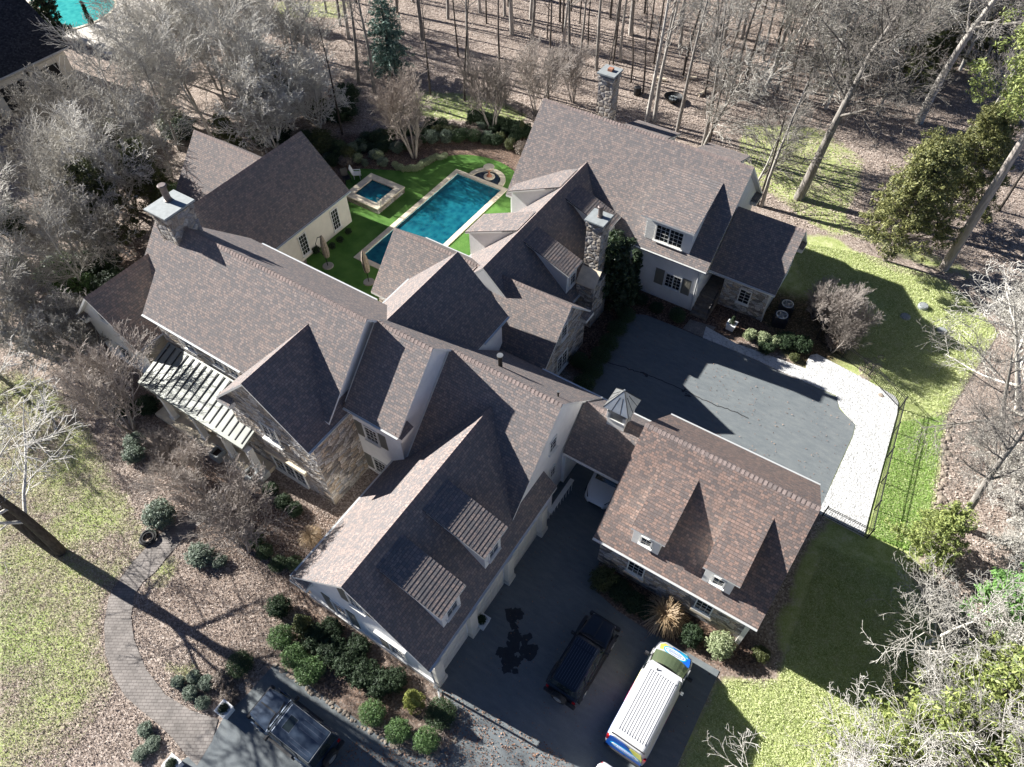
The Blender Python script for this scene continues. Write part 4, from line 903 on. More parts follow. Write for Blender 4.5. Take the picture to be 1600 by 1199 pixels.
# half-round fountain basin at the far end
fc = (-29.75, 41.15)
ft = empty('fountain', 'terracotta pedestal fountain bowl in a half-round basin at the far end of the pool', 'fountain', (*fc, 0))
mb = MB(); N = 20; r0, r1 = 1.25, 1.68
for i in range(N):
    a, b_ = math.pi*i/N, math.pi*(i+1)/N
    q = [(r0*math.cos(a), r0*math.sin(a)), (r1*math.cos(a), r1*math.sin(a)), (r1*math.cos(b_), r1*math.sin(b_)), (r0*math.cos(b_), r0*math.sin(b_))]
    mb.prism([(x, y, .0) for x, y in q], (0, 0, .13))
mb.build('coping', M['tan'], ft)
mb = MB(); mb.face([(0, 0, .05)]+[(1.25*math.cos(math.pi*i/N), 1.25*math.sin(math.pi*i/N), .05) for i in range(N+1)]); mb.build('water', glass('basin_water', (.012, .03, .055)), ft)
mb = MB(); mb.lathe((0, .55, .04), [(.48, 0), (.48, .07), (.44, .09)], 24); mb.build('foot_slab', M['tan'], ft)
mb = MB(); mb.lathe((0, .55, .12), [(.24, 0), (.22, .08), (.1, .16), (.09, .5), (.16, .6), (.36, .74), (.44, .86), (.44, .92), (.36, .92), (.28, .84), (.02, .8)], 24); mb.build('bowl', M['brick'], ft, smooth=True)
mb = MB(); mb.lathe((0, .55, 1.0), [(.45, 0), (.47, .03), (.45, .06), (.38, .06)], 24); mb.build('rim', M['tan'], ft)
# raised spa
sp0 = (-38.0, 32.8, -34.5, 36.2)
spa = empty('spa', 'square raised spa with stone sides and dark blue water on the turf', 'spa', (-36.25, 34.5, 0))
SL = (-36.25, 34.5, 0)
mb = MB(); rect_ring(mb, *sp0, .5, 0, .48); par(mb.build('side', M['stone_c']), spa, SL)
mb = MB(); rect_ring(mb, sp0[0]-.05, sp0[1]-.05, sp0[2]+.05, sp0[3]+.05, .62, .48, .58); par(mb.build('coping', M['tan']), spa, SL)
mb = MB(); mb.face([(sp0[0]+.5, sp0[1]+.5, .03), (sp0[2]-.5, sp0[1]+.5, .03), (sp0[2]-.5, sp0[3]-.5, .03), (sp0[0]+.5, sp0[3]-.5, .03)]); par(mb.build('basin', M['basin']), spa, SL)
mb = MB(); mb.face([(sp0[0]+.5, sp0[1]+.5, .42), (sp0[2]-.5, sp0[1]+.5, .42), (sp0[2]-.5, sp0[3]-.5, .42), (sp0[0]+.5, sp0[3]-.5, .42)]); par(mb.build('water', M['water']), spa, SL)
mb = MB(); mb.tube([(-34.45, 33.2, 0), (-34.45, 33.2, 1.25), (-34.6, 33.2, 1.3), (-34.75, 33.2, 1.25), (-34.75, 33.2, .55)], .025, 6); par(mb.build('handrail', M['metal']), spa, SL)

def umbrella(loc, rz, label):
    u = empty('patio_umbrella', label, 'umbrella', loc, rz, group='closed patio umbrellas')
    mb = MB(); mb.lathe((0, 0, 0), [(.42, 0), (.42, .07), (.38, .1)], 20); mb.build('base', M['stone_c'], u)
    mb = MB(); mb.tube([(0, 0, .05), (0, 0, 1.4), (0, .02, 2.5)], .035, 8); mb.tube([(0, 0, .9), (-.35, 0, 1.5), (-.45, 0, 2.2), (-.2, 0, 2.75), (.1, 0, 2.85)], .03, 6); mb.build('pole', M['black'], u)
    mb = MB(); n = 24; prof = [(.03, 2.95), (.1, 2.75), (.17, 2.3), (.22, 1.7), (.2, 1.2), (.15, .95), (.12, .9)]
    rings = []
    for r, z in prof:
        b0 = len(mb.v)
        for k in range(n): a = 2*math.pi*k/n; rr = r*(1+(.28 if k % 3 == 0 else -.14)); mb.v.append((rr*math.cos(a)+.12, rr*math.sin(a), z))
        rings.append(b0)
    for a, b_ in zip(rings, rings[1:]):
        for k in range(n): mb.f.append((a+k, b_+k, b_+(k+1) % n, a+(k+1) % n)); mb.m.append(0); mb.uv.append([(0, 0)]*4)
    mb.build('canopy', M['canvas'], u, smooth=True)
    return u
umbrella((-33.75, 26.0, 0), .6, 'closed beige umbrella on the turf by the cream pool wing')
umbrella((-30.0, 26.3, 0), 2.1, 'closed beige umbrella beside the near end of the pool, partly behind the roof')

def chair(name, loc, rz, label, mat, cat='chair'):
    c = empty(name, label, cat, loc, rz)
    mb = MB(); mb.box(-.3, -.3, .38, .3, .3, .46); mb.build('seat', M[mat], c, bevel=.015)
    mb = MB(); mb.obox((-.3, .27, .42), (.6, 0, 0), (0, .08, .02), (0, .22, .65)); mb.build('backrest', M[mat], c, bevel=.015)
    for x in (-.27, .23):
        mb = MB(); mb.box(x, -.28, .6, x+.05, .3, .64); mb.box(x, -.28, .0, x+.04, -.24, .62); mb.build('armrest', M[mat], c)
        for y in (-.27, .23):
            mb = MB(); mb.box(x, y, 0, x+.04, y+.04, .4); mb.build('leg', M[mat], c)
    return c
x, y, _ = GP(559, 278); chair('garden_chair', (x, y, .02), 2.2, 'white garden chair on the turf behind the spa', 'wicker')
x, y, _ = GP(543, 285); chair('garden_chair', (x, y, .02), 1.1, 'dark iron garden chair beside the pool wing corner', 'black')

# ------------------------------------------------------------ vehicles (local: front towards +y)
def wheel(parent, x, y, r=.38, w_=.24, rim='metal', name='wheel', axis='x'):
    mb = MB(); n = 20
    prof = [(r*.6, -w_/2), (r*.93, -w_/2), (r, -w_/2+.04), (r, w_/2-.04), (r*.93, w_/2), (r*.6, w_/2)]
    P = (lambda a, rr, t: (x+t, y+rr*math.cos(a), r+rr*math.sin(a)))
    def ringset(prof, mb):
        rings = []
        for rr, t in prof:
            b0 = len(mb.v)
            for k in range(n): mb.v.append(P(2*math.pi*k/n, rr, t))
            rings.append(b0)
        for a, b_ in zip(rings, rings[1:]):
            for k in range(n): mb.f.append((a+k, a+(k+1) % n, b_+(k+1) % n, b_+k)); mb.m.append(0); mb.uv.append([(0, 0)]*4)
        for b0 in (rings[0], rings[-1]): mb.f.append(tuple(range(b0, b0+n))); mb.m.append(0); mb.uv.append([(0, 0)]*n)
    ringset(prof, mb); o = mb.build(name, M['rubber'], parent)
    s = 1 if x > 0 else -1
    mb = MB(); ringset([(r*.58, s*(w_/2-.03)), (r*.55, s*(w_/2+.012)), (r*.15, s*(w_/2+.0)), (r*.12, s*(w_/2+.03))], mb); mb.build('rim', M[rim], o)
    return o
def loft(mb, secs, m=0, cap=True):
    """secs: list of closed outlines with equal vertex counts"""
    base = []
    for s in secs: base.append(len(mb.v)); mb.v += [tuple(p) for p in s]
    n = len(secs[0])
    for a, b_ in zip(base, base[1:]):
        for k in range(n): mb.f.append((a+k, a+(k+1) % n, b_+(k+1) % n, b_+k)); mb.m.append(m); mb.uv.append([(0, 0)]*4)
    if cap:
        for b0 in (base[0], base[-1]): mb.f.append(tuple(range(b0, b0+n))); mb.m.append(m); mb.uv.append([(0, 0)]*n)
def sec(y, hw, z0, z1, r=.12, top=None):
    """rounded-top cross section at station y"""
    tw = hw if top is None else top
    return [(-hw, y, z0), (-hw, y, z0+(z1-z0)*.55), (-tw, y, z1-r), (-tw+r*.35, y, z1-r*.3), (-tw+r, y, z1), (tw-r, y, z1), (tw-r*.35, y, z1-r*.3), (tw, y, z1-r), (hw, y, z0+(z1-z0)*.55), (hw, y, z0)]
M['paint_black'] = carpaint('car_paint_black', (.014, .02, .032), .3, .4)
M['paint_navy'] = carpaint('car_paint_dark_blue', (.03, .05, .085), .35, .35)
M['paint_white'] = carpaint('car_paint_white', (.78, .79, .8), .3, 0)
M['roofline'] = plain('roof_bead', (.10, .12, .17), .7, 0, noise=.1)
M['carglass'] = glass('car_glass', (.02, .028, .03))
M['light_red'] = plain('tail_lamp', (.35, .01, .015), .2, noise=.05)
M['light_clear'] = plain('head_lamp', (.6, .62, .64), .15, .4, noise=.05)
M['plastic'] = plain('black_plastic', (.03, .03, .033), .6, noise=.1)
def offroader(name, label, loc, rz, kind):
    c = empty(name, label, 'suv', loc, rz)
    P = 'paint_black' if kind == 0 else 'paint_navy'
    hw = .80 if kind == 0 else .86
    mb = MB(); loft(mb, [sec(-2.12, hw-.03, .5, 1.12, .06), sec(-2.0, hw, .42, 1.16, .06), sec(.62, hw, .42, 1.16, .06), sec(.75, hw-.02, .42, 1.16, .08), sec(1.6, hw-.1, .45, 1.12, .1), sec(2.02, hw-.17, .5, 1.08, .1), sec(2.08, hw-.2, .55, 1.0, .1)])
    mb.build('body', M[P], c, recalc=True, bevel=.012)
    # cabin
    zt = 1.84 if kind == 0 else 1.95; yb = -1.95 if kind == 0 else -2.0; yf = .42 if kind == 0 else .35
    tw = .63 if kind == 0 else .72
    mb = MB(); a = [(-hw+.03, yb-.08, 1.14), (hw-.03, yb-.08, 1.14), (hw-.03, .78, 1.14), (-hw+.03, .78, 1.14)]; b_ = [(-tw, yb+.04, zt-.06), (tw, yb+.04, zt-.06), (tw, yf, zt-.06), (-tw, yf, zt-.06)]
    loft(mb, [a, b_]); mb.build('window_band', M['carglass'], c, recalc=True)
    mb = MB()
    for s in (-1, 1):
        for y0_, y1_ in ((.78, yf), (-.25, -.22), (-1.15, -1.12), (yb-.08, yb+.04)):
            mb = MB(); mb.tube([(s*(hw-.035), y0_, 1.14), (s*(tw+.005), y1_, zt-.05)], .045, 5); mb.build('pillar', M[P], c)
    mb = MB(); mb.tube([(-hw+.05, .8, 1.15), (hw-.05, .8, 1.15)], .03, 5); mb.build('cowl', M[P], c)
    mb = MB(); loft(mb, [sec(yb-.0, tw-.02, zt-.1, zt, .05), sec(yb+.1, tw+.02, zt-.1, zt+.02, .06), sec(yf-.08, tw+.02, zt-.1, zt+.02, .06), sec(yf+.04, tw-.02, zt-.1, zt-.02, .05)])
    rf = mb.build('roof', M[P], c, recalc=True, bevel=.01)
    mb = MB()
    if kind == 0:
        for i in range(9):
            x = -.5+i*.125; mb.box(x, yb+.12, zt+.02, x+.014, yf-.5, zt+.032)
        for i in range(9):
            x = -.5+i*.125; mb.box(x, yf-.42, zt+.02, x+.014, yf-.1, zt+.032)
        mb.build('roof_bead', M['roofline'], rf)
    else:
        for x in (-.56, -.4, .1, .3, .5): mb.box(x, yb+.2, zt+.02, x+.012, yf-.95, zt+.028)
        rect_ring(mb, -.33, yf-.78, .33, yf-.32, .015, zt+.02, zt+.03)
        mb.build('roof_bead', M['roofline'], rf)
        mb = MB(); mb.box(-.31, yf-.76, zt+.015, .31, yf-.34, zt+.026); mb.build('sunroof', M['carglass'], rf)
        mb = MB(); rect_ring(mb, -tw-.01, yb+.02, tw+.01, yf+.02, .02, zt-.02, zt+.024); mb.build('roof_trim', M['metal'], rf)
    for sx in (-1, 1):
        for yw in (-1.35, 1.38):
            wheel(c, sx*.8, yw, .4, .25)
            mb = MB(); pts = [(sx*(hw-.02), yw+.56*math.cos(a), .42+.5*math.sin(a)) for a in np.linspace(0, math.pi, 9)]
            out = .16 if kind == 0 else .07
            for p, q in zip(pts, pts[1:]): mb.prism([p, q, (q[0]+sx*out, q[1], q[2]-.02), (p[0]+sx*out, p[1], p[2]-.02)], (0, 0, .06))
            mb.build('fender', M['plastic' if kind == 0 else P], c, recalc=True)
        mb = MB(); mb.box(sx*(hw+.03)-.03, .55, 1.15, sx*(hw+.03)+.03, .62, 1.2); mb.box(sx*(hw+.14)-.1, .5, 1.15, sx*(hw+.14)+.1, .62, 1.36); mb.build('mirror', M['plastic'], c, bevel=.015)
        mb = MB(); mb.box(sx*.52-.11, 2.03, .72, sx*.52+.11, 2.1, .94); mb.build('headlight', M['light_clear'], c, bevel=.02)
        mb = MB(); mb.box(sx*.72-.07, -2.16, .78, sx*.72+.07, -2.1, 1.02); mb.build('tail_light', M['light_red'], c)
        mb = MB(); mb.box(sx*(hw+.08)-.06, -.85, .42, sx*(hw+.08)+.06, .8, .48); mb.build('side_step', M['plastic'], c)
    mb = MB(); mb.box(-.36, 2.04, .62, .36, 2.11, 1.0)
    for i in range(7): mb.box(-.33+i*.1, 2.11, .66, -.29+i*.1, 2.125, .96)
    mb.build('grille', M['plastic'], c)
    mb = MB(); mb.box(-.86, 2.1, .42, .86, 2.3, .62); mb.build('bumper', M['plastic'], c, bevel=.03)
    mb = MB(); mb.box(-.86, -2.3, .42, .86, -2.12, .62); mb.build('bumper', M['plastic'], c, bevel=.03)
    # spare wheel on the tailgate
    sp_ = wheel(c, 0, 0, .39, .24, name='spare_wheel'); sp_.rotation_euler = (0, 0, R(90)); sp_.location = (0, -2.3, .5)
    mb = MB(); mb.tube([(-.7, .8, 1.19), (-.35, .95, 1.17), (.0, .98, 1.17)], .015, 4); mb.tube([(.05, .8, 1.19), (.3, .95, 1.17), (.6, .98, 1.17)], .015, 4)
    mb.build('wiper', M['plastic'], c)
    mb = MB(); mb.box(-.5, .9, 1.155, .5, .93, 1.165); mb.box(-.04, 1.0, 1.14, .02, 1.9, 1.15)
    mb.build('hood_vent', M['plastic'], c)
    return c
offroader('off_road_car', 'black boxy off-road car with spare wheel, parked in the garage court beside the white van', (-3.45, 11.05, .035), R(-1), 0)
offroader('off_road_car', 'dark blue boxy off-road car with sunroof, parked on the lower lane', (-13.05, 1.06, .035), R(90), 1)

def van():
    c = empty('delivery_van', 'white cargo van with blue, yellow and pink livery parked beside the carriage house', 'van', (.17, 11.05, .035), R(-1.0))
    blue = carpaint('van_vinyl_blue', (.01, .12, .55), .3, 0); yel = carpaint('van_vinyl_yellow', (.75, .72, .12), .35, 0); pink = carpaint('van_vinyl_pink', (.75, .05, .22), .35, 0); cy = carpaint('van_vinyl_cyan', (.02, .38, .62), .3, 0)
    Wt = carpaint('van_paint_white', (.6, .6, .6), .35, 0)
    def s(y, hw, z0, z1, tw, r=.14): return sec(y, hw, z0, z1, r, tw)
    mb = MB(); loft(mb, [s(-2.68, .92, .45, 2.2, .74), s(-2.6, .97, .4, 2.32, .8), s(-2.2, .98, .38, 2.36, .82), s(.6, .98, .38, 2.36, .82), s(.98, .98, .38, 2.32, .8)])
    mb.build('body', Wt, c, recalc=True, bevel=.02)
    mb = MB(); loft(mb, [s(1.3, .98, .38, 1.3, .9, .1), s(2.1, .97, .4, 1.22, .88, .12), s(2.55, .92, .42, 1.08, .8, .14), s(2.76, .8, .45, .9, .65, .14)]); mb.build('hood', Wt, c, recalc=True, bevel=.02)
    # windscreen: curved strip
    mb = MB(); n = 8
    for i in range(n):
        t0, t1 = -1+2*i/n, -1+2*(i+1)/n; f = lambda t: -.16*t*t
        mb.face([(t0*.86, 2.22+f(t0), 1.24), (t1*.86, 2.22+f(t1), 1.24), (t1*.78, 1.2+f(t1), 2.34), (t0*.78, 1.2+f(t0), 2.34)])
    wg = glass('windscreen_glass', (.17, .22, .13)); mb.build('windscreen', wg, c)
    for sx in (-1, 1):
        mb = MB(); mb.prism([(sx*.97, 2.05, 1.24), (sx*.86, 1.0, 2.3), (sx*.97, .95, 1.24)], (-sx*.05, 0, 0)); mb.build('pillar', Wt, c)
    mb = MB(); mb.prism([(-.84, .95, 2.28), (.84, .95, 2.28), (.74, 1.1, 2.28), (-.74, 1.1, 2.28)], (0, 0, .06)); mb.build('header', Wt, c)
    mb = MB(); loft(mb, [[(-.9, 1.9, 1.1), (.9, 1.9, 1.1), (.9, .98, 1.1), (-.9, .98, 1.1)], [(-.78, 1.0, 2.25), (.78, 1.0, 2.25), (.78, .98, 2.25), (-.78, .98, 2.25)]]); mb.build('cab_interior', M['plastic'], c)
    # roof ribs
    mb = MB()
    for i in range(11): x = -.62+i*.124; mb.box(x-.012, -2.35, 2.355, x+.012, .7, 2.376)
    mb.build('roof_rib', Wt, c)
    # side graphics
    for sx in (-1, 1):
        X = sx*.985
        def patch(pts, mt, nm, e=.0):
            mb = MB(); mb.prism([(X+sx*e, y, z) for y, z in pts], (sx*.006, 0, 0)); mb.build(nm, mt, c, recalc=True)
        patch([(-2.55, .45), (1.9, .45), (1.9, .62), (.6, .9), (-.6, 1.25), (-1.6, 1.4), (-2.55, 1.5)], blue, 'side_graphic')
        patch([(-.2, .95), (.55, .75), (1.0, .9), (.9, 1.25), (.3, 1.2)], yel, 'side_graphic', .007)
        patch([(-.9, 1.2), (-.2, .95), (.25, 1.1), (-.1, 1.32), (-.6, 1.34)], pink, 'side_graphic', .014)
        patch([(-2.3, .62), (-1.0, .62), (-1.0, .8), (-2.3, .85)], M['paint_white'], 'side_graphic', .021)
        mb = MB(); mb.obox((X, .8, 1.3), (0, .8, 0), (sx*.012, 0, 0), (-sx*.08, -.12, .6)); mb.build('side_window', M['carglass'], c)
        for yw in (-1.65, 1.75): wheel(c, sx*.86, yw, .36, .24)
        mb = MB(); mb.box(sx*1.12-.1, 1.55, 1.2, sx*1.12+.1, 1.66, 1.48); mb.box(sx*1.0-.03, 1.57, 1.28, sx*1.0+.05, 1.62, 1.33); mb.build('mirror', M['plastic'], c, bevel=.015)
        mb = MB(); mb.prism([(sx*.93, 2.2, .8), (sx*.86, 2.62, .78), (sx*.8, 2.6, .98), (sx*.88, 2.2, 1.05)], (sx*.02, .01, .0)); mb.build('headlight', M['light_clear'], c, recalc=True)
        mb = MB(); mb.box(sx*.9-.06, -2.72, 1.25, sx*.9+.06, -2.6, 1.75); mb.build('tail_light', M['light_red'], c)
    # hood graphics follow the hood surface
    def hz(y): return float(np.interp(y, [1.3, 2.1, 2.55, 2.76], [1.3, 1.22, 1.08, .9]))+.006
    def hood(pts, mt, nm, e):
        mb = MB(); cx, cyy = sum(p[0] for p in pts)/len(pts), sum(p[1] for p in pts)/len(pts)
        for (a, b_) in zip(pts, pts[1:]+pts[:1]):
            for t0, t1 in ((0, .33), (.33, .66), (.66, 1)):
                q = []
                for (p, t) in ((a, t0), (b_, t0), (b_, t1), (a, t1)): x, y = cx+(p[0]-cx)*t, cyy+(p[1]-cyy)*t; q.append((x, y, hz(y)+e))
                mb.face(q[1:] if t0 == 0 else q)
        mb.build(nm, mt, c)
    hood([(-.35, 2.03), (.3, 2.0), (.8, 1.88), (.84, 2.2), (.76, 2.55), (.4, 2.68), (-.2, 2.7)], blue, 'hood_graphic', .004)
    hood([(.3, 2.6), (.7, 2.5), (.6, 2.68), (.1, 2.72)], cy, 'hood_graphic', .009)
    hood([(-.72, 2.2), (-.45, 2.3), (-.35, 2.55), (-.6, 2.62), (-.78, 2.45)], yel, 'hood_graphic', .004)
    el = lambda cx, cyy, a, b_, n=20, tilt=0: [(cx+a*math.cos(t)*math.cos(tilt)-b_*math.sin(t)*math.sin(tilt), cyy+b_*math.sin(t)*math.cos(tilt)+a*math.cos(t)*math.sin(tilt)) for t in np.linspace(0, 2*math.pi, n, endpoint=False)]
    hood(el(.02, 2.38, .60, .24), cy, 'hood_logo', .013)
    hood(el(.02, 2.38, .54, .17), M['paint_white'], 'hood_logo', .017)
    hood(el(.02, 2.38, .48, .115), blue, 'hood_logo', .021)
    hood(el(.02, 2.38, .44, .085), M['paint_white'], 'hood_logo', .025)
    mb = MB(); rr = random.Random(2)
    for row in (2.345, 2.395):
        x = -.3
        while x < .32: w_ = rr.uniform(.02, .06); mb.box(x, row, hz(row)+.026, x+w_, row+.026, hz(row)+.03); x += w_+.02
    mb.build('hood_lettering', blue, c)
    # rear doors
    Y = -2.685
    def rear(pts, mt, nm, e=0):
        mb = MB(); mb.prism([(x, Y+.03*(z-1.3) - e, z) for x, z in pts], (0, -.006, 0)); mb.build(nm, mt, c, recalc=True)
    rear([(-.88, .5), (.88, .5), (.88, .95), (.6, 1.2), (.2, 1.75), (-.1, 2.05), (-.8, 2.05), (-.88, 1.2)], blue, 'rear_graphic', .03)
    rear([(.15, 1.85), (.45, 1.4), (.85, 1.05), (.8, 1.6), (.7, 2.0), (.2, 2.0)], yel, 'rear_graphic', .037)
    rear(el(.05, 1.2, .76, .3), cy, 'rear_logo', .044); rear(el(.05, 1.2, .68, .2), M['paint_white'], 'rear_logo', .051); rear(el(.05, 1.2, .48, .11), blue, 'rear_logo', .058); rear(el(.05, 1.2, .42, .075), M['paint_white'], 'rear_logo', .065)
    mb = MB(); rr = random.Random(5)
    x = -.3
    while x < .36: w_ = rr.uniform(.03, .07); mb.box(x, Y-.082, 1.17, x+w_, Y-.076, 1.23); x += w_+.025
    x = -.75
    while x < .0: w_ = rr.uniform(.03, .07); mb.box(x, Y-.075, .62, x+w_, Y-.069, .7); x += w_+.025
    mb.build('rear_lettering', blue, c)
    mb = MB(); mb.box(-.92, -2.82, .38, .92, -2.68, .6); mb.build('bumper', M['plastic'], c, bevel=.02)
    mb = MB(); mb.box(-.85, 2.6, .4, .85, 2.8, .62); mb.build('bumper', M['plastic'], c, bevel=.04)
    mb = MB(); mb.box(-.8, -2.64, 2.2, .8, -2.6, 2.33); mb.build('rear_header', M['plastic'], c)
    mb = MB(); mb.tube([(-.35, .8, 2.34), (-.35, .87, 2.43)], .03, 6, cap=True); mb.build('antenna', M['plastic'], c)
    return c
van()
def saloon(label, loc, rz, cutoff=False):
    c = empty('white_car', label, 'car', loc, rz)
    mb = MB(); loft(mb, [sec(-2.25, .72, .35, .85, .2), sec(-2.0, .86, .28, .98, .16), sec(-1.2, .9, .25, 1.0, .14), sec(.7, .9, .25, .98, .14), sec(1.5, .88, .25, .86, .2), sec(2.1, .76, .28, .72, .22), sec(2.3, .5, .32, .6, .15)])
    mb.build('body', M['paint_white'], c, recalc=True, smooth=True)
    mb = MB(); loft(mb, [sec(-1.75, .62, .95, 1.0, .02), sec(-1.1, .68, .95, 1.36, .14, .55), sec(-.3, .7, .95, 1.43, .14, .56), sec(.2, .7, .95, 1.36, .14, .55), sec(1.05, .66, .93, .96, .02)]); mb.build('window_band', M['carglass'], c, recalc=True, smooth=True)
    mb = MB(); loft(mb, [sec(-1.15, .5, 1.33, 1.38, .03), sec(-.4, .53, 1.38, 1.455, .06), sec(.12, .5, 1.33, 1.4, .03)]); mb.build('roof', M['paint_white'], c, recalc=True, smooth=True)
    for sx in (-1, 1):
        for yw in (-1.4, 1.4): wheel(c, sx*.8, yw, .34, .22)
        mb = MB(); mb.prism([(sx*.8, 1.75, .74), (sx*.5, 2.2, .66), (sx*.56, 2.22, .7), (sx*.83, 1.72, .82)], (0, 0, .03)); mb.build('headlight', M['plastic'], c, recalc=True)
        mb = MB(); mb.box(sx*.98-.1, .62, .95, sx*.98+.1, .72, 1.08); mb.build('mirror', M['paint_white'], c, bevel=.02)
        mb = MB(); mb.box(sx*.62-.14, -2.2, .72, sx*.62+.14, -2.1, .82); mb.build('tail_light', M['light_red'], c)
    mb = MB(); mb.box(-.4, 2.2, .3, .4, 2.32, .42); mb.build('grille', M['plastic'], c)
    return c
saloon('white car parked under the low roof of the drive passage, only its nose showing', (-7.15, 21.15, .035), R(182))
saloon('white car at the bottom edge behind the van, only its roof end in view', (.25, 5.3, .035), R(180))

# ------------------------------------------------------------ fences, planters, small things
def fence(p0, p1, label, h=1.15, step=.12, post=2.0):
    a, b_ = Vector((p0[0], p0[1], 0)), Vector((p1[0], p1[1], 0)); L = (b_-a).length; d = (b_-a)/L
    f = empty('metal_fence', label, 'fence', a, math.atan2(d.y, d.x), group='black metal fence runs')
    mb = MB(); n = int(L/step)
    for i in range(n+1): mb.box(i*step-.008, -.008, .06, i*step+.008, .008, h)
    for z in (.1, h-.15, h-.02): mb.box(0, -.012, z, L, .012, z+.03)
    mb.build('rail_panel', M['black'], f)
    n = max(1, round(L/post))
    for i in range(n+1):
        mb = MB(); x = L*i/n; mb.box(x-.03, -.03, 0, x+.03, .03, h+.08); mb.lathe((x, 0, h+.08), [(.045, 0), (.02, .05)], 4); mb.build('post', M['black'], f)
    return f
fence((-.6, 38.3), (3.3, 36.9), 'black metal fence from the brown shrub to the stepping stones')
fence((3.3, 36.9), (5.65, 35.3), 'black metal fence run from the stepping stones to the gravel corner')
fence((5.65, 35.3), (6.45, 25.3), 'long black metal fence along the white gravel and the lawn strip', h=1.0, step=.16)
fence((3.95, 25.35), (6.45, 25.3), 'short black metal fence closing the gravel by the carriage house corner', h=1.0)
fence((-34.5, 51.5), (-24.5, 50.0), 'black metal fence behind the pool garden hedge', h=1.2)
def planter(x, y, s, h, label, leaf, seed, cone=False):
    c = empty('planter', label, 'planter', (x, y, .03), 0)
    mb = MB(); mb.prism([(-s*.8, -s*.8, 0), (s*.8, -s*.8, 0), (s*.8, s*.8, 0), (-s*.8, s*.8, 0)], (0, 0, .03)); loft(mb, [[(-s*.85, -s*.85, .03), (s*.85, -s*.85, .03), (s*.85, s*.85, .03), (-s*.85, s*.85, .03)], [(-s, -s, h), (s, -s, h), (s, s, h), (-s, s, h)]])
    rect_ring(mb, -s-.02, -s-.02, s+.02, s+.02, .06, h-.06, h+.01); mb.build('box', M['planter'], c)
    mb = MB(); mb.box(-s*.9, -s*.9, h-.1, s*.9, s*.9, h-.03); mb.build('soil', M['mulch'], c)
    return c
PLANTERS = [planter(*GP(753, 975)[:2], .33, .5, 'white square planter with a small dark shrub at the garage pier', 0, 1),
            planter(*GP(1141, 514)[:2], .3, .55, 'white planter with a dark conical shrub in the bed beside the entry steps', 0, 2),
            planter(*GP(356, 1113)[:2], .3, .6, 'white planter at the end of the curved path by the lower lane', 0, 3),
            planter(*GP(276, 1198)[:2], .3, .6, 'white planter at the bottom edge on the far side of the curved path', 0, 4)]
for (px, py, lb) in ((394, 742, 'stone lantern box at the foot of the corner column'), (341, 710, 'stone lantern box in front of the porch, farther from the gable')):
    x, y, _ = GP(px, py, .3); c = empty('garden_box', lb, 'planter', (x, y, 0))
    mb = MB(); rect_ring(mb, -.36, -.36, .36, .36, .1, 0, .62); mb.build('box', M['slate'], c); mb = MB(); mb.box(-.27, -.27, 0, .27, .27, .4); mb.build('soil', M['mulch'], c)
x, y, _ = GP(233, 842); c = tag(MB().build('x', M['rubber']), '', '') ; bpy.data.objects.remove(c)
mb = MB(); mb.tube([(.42*math.cos(a), .42*math.sin(a), .1+.05*math.sin(3*a)) for a in np.linspace(0, 6.3, 24)], .09, 7); mb.tube([(.3*math.cos(a)+.05, .3*math.sin(a), .2) for a in np.linspace(0, 6.3, 20)], .06, 6)
o = mb.build('coiled_hose', M['rubber']); o.location = (x, y, .02); tag(o, 'dark coiled ring lying on the lawn beside the curved path', 'hose')
for i, (px, py, lb) in enumerate(((1441, 481, 'round grey access lid in the lawn, the one farthest back'), (1414, 496, 'round grey access lid in the lawn nearest the house'), (1471, 518, 'round grey access lid in the lawn nearest the bare trees'))):
    x, y, _ = GP(px, py); c = empty('access_lid', lb, 'lid', (x, y, 0), i, group='round access lids in the lawn')
    mb = MB(); mb.lathe((0, 0, 0), [(.34, 0), (.34, .1 if i != 0 else .22), (.3, .14 if i != 0 else .27), (.05, .16 if i != 0 else .29)], 24); mb.build('lid', M['slate'], c)
    mb = MB()
    for k in range(8): a = k*math.pi/4; mb.box(.28*math.cos(a)-.015, .28*math.sin(a)-.015, .1, .28*math.cos(a)+.015, .28*math.sin(a)+.015, .17 if i else .3)
    mb.build('bolt', M['black'], c)
for (px, py, lb) in ((1231, 475, 'air conditioning unit beside the entry wing, the farther one'), (1222, 492, 'air conditioning unit beside the entry wing, the nearer one')):
    x, y, _ = GP(px, py, .9); c = empty('air_conditioner', lb, 'air conditioner', (x, y, 0), .3, group='air conditioning units')
    mb = MB(); mb.box(-.42, -.42, 0, .42, .42, .88); 
    for k in range(14): mb.box(-.44, -.44, .06+k*.058, .44, .44, .08+k*.058)
    mb.build('housing', M['plastic'], c)
    mb = MB(); mb.lathe((0, 0, .88), [(.4, 0), (.4, .05), (.34, .05), (.34, .0)], 24)
    for k in range(5): r_ = .07+k*.065; mb.tube([(r_*math.cos(a), r_*math.sin(a), .93) for a in np.linspace(0, 6.2832, 20)], .006, 4)
    mb.build('fan_guard', M['gutter'], c)
    mb = MB()
    for k in range(4): a = k*math.pi/2; mb.obox((0, 0, .86), (.3*math.cos(a), .3*math.sin(a), 0), (-.12*math.sin(a), .12*math.cos(a), .02), (0, 0, .01))
    mb.build('fan', M['gutter'], c)
def rock_mesh(seed, mat='rock'):
    r = random.Random(seed); bm = bmesh.new(); bmesh.ops.create_icosphere(bm, subdivisions=2, radius=1)
    from mathutils import noise
    for v in bm.verts: v.co *= 1+.35*noise.noise(v.co*1.3+Vector((seed*3, 0, 0))); v.co.z *= .55
    me = bpy.data.meshes.new('stone_block'); bm.to_mesh(me); bm.free(); me.materials.append(M[mat]); return me
RK = [rock_mesh(i) for i in range(4)]
rr = random.Random(9)
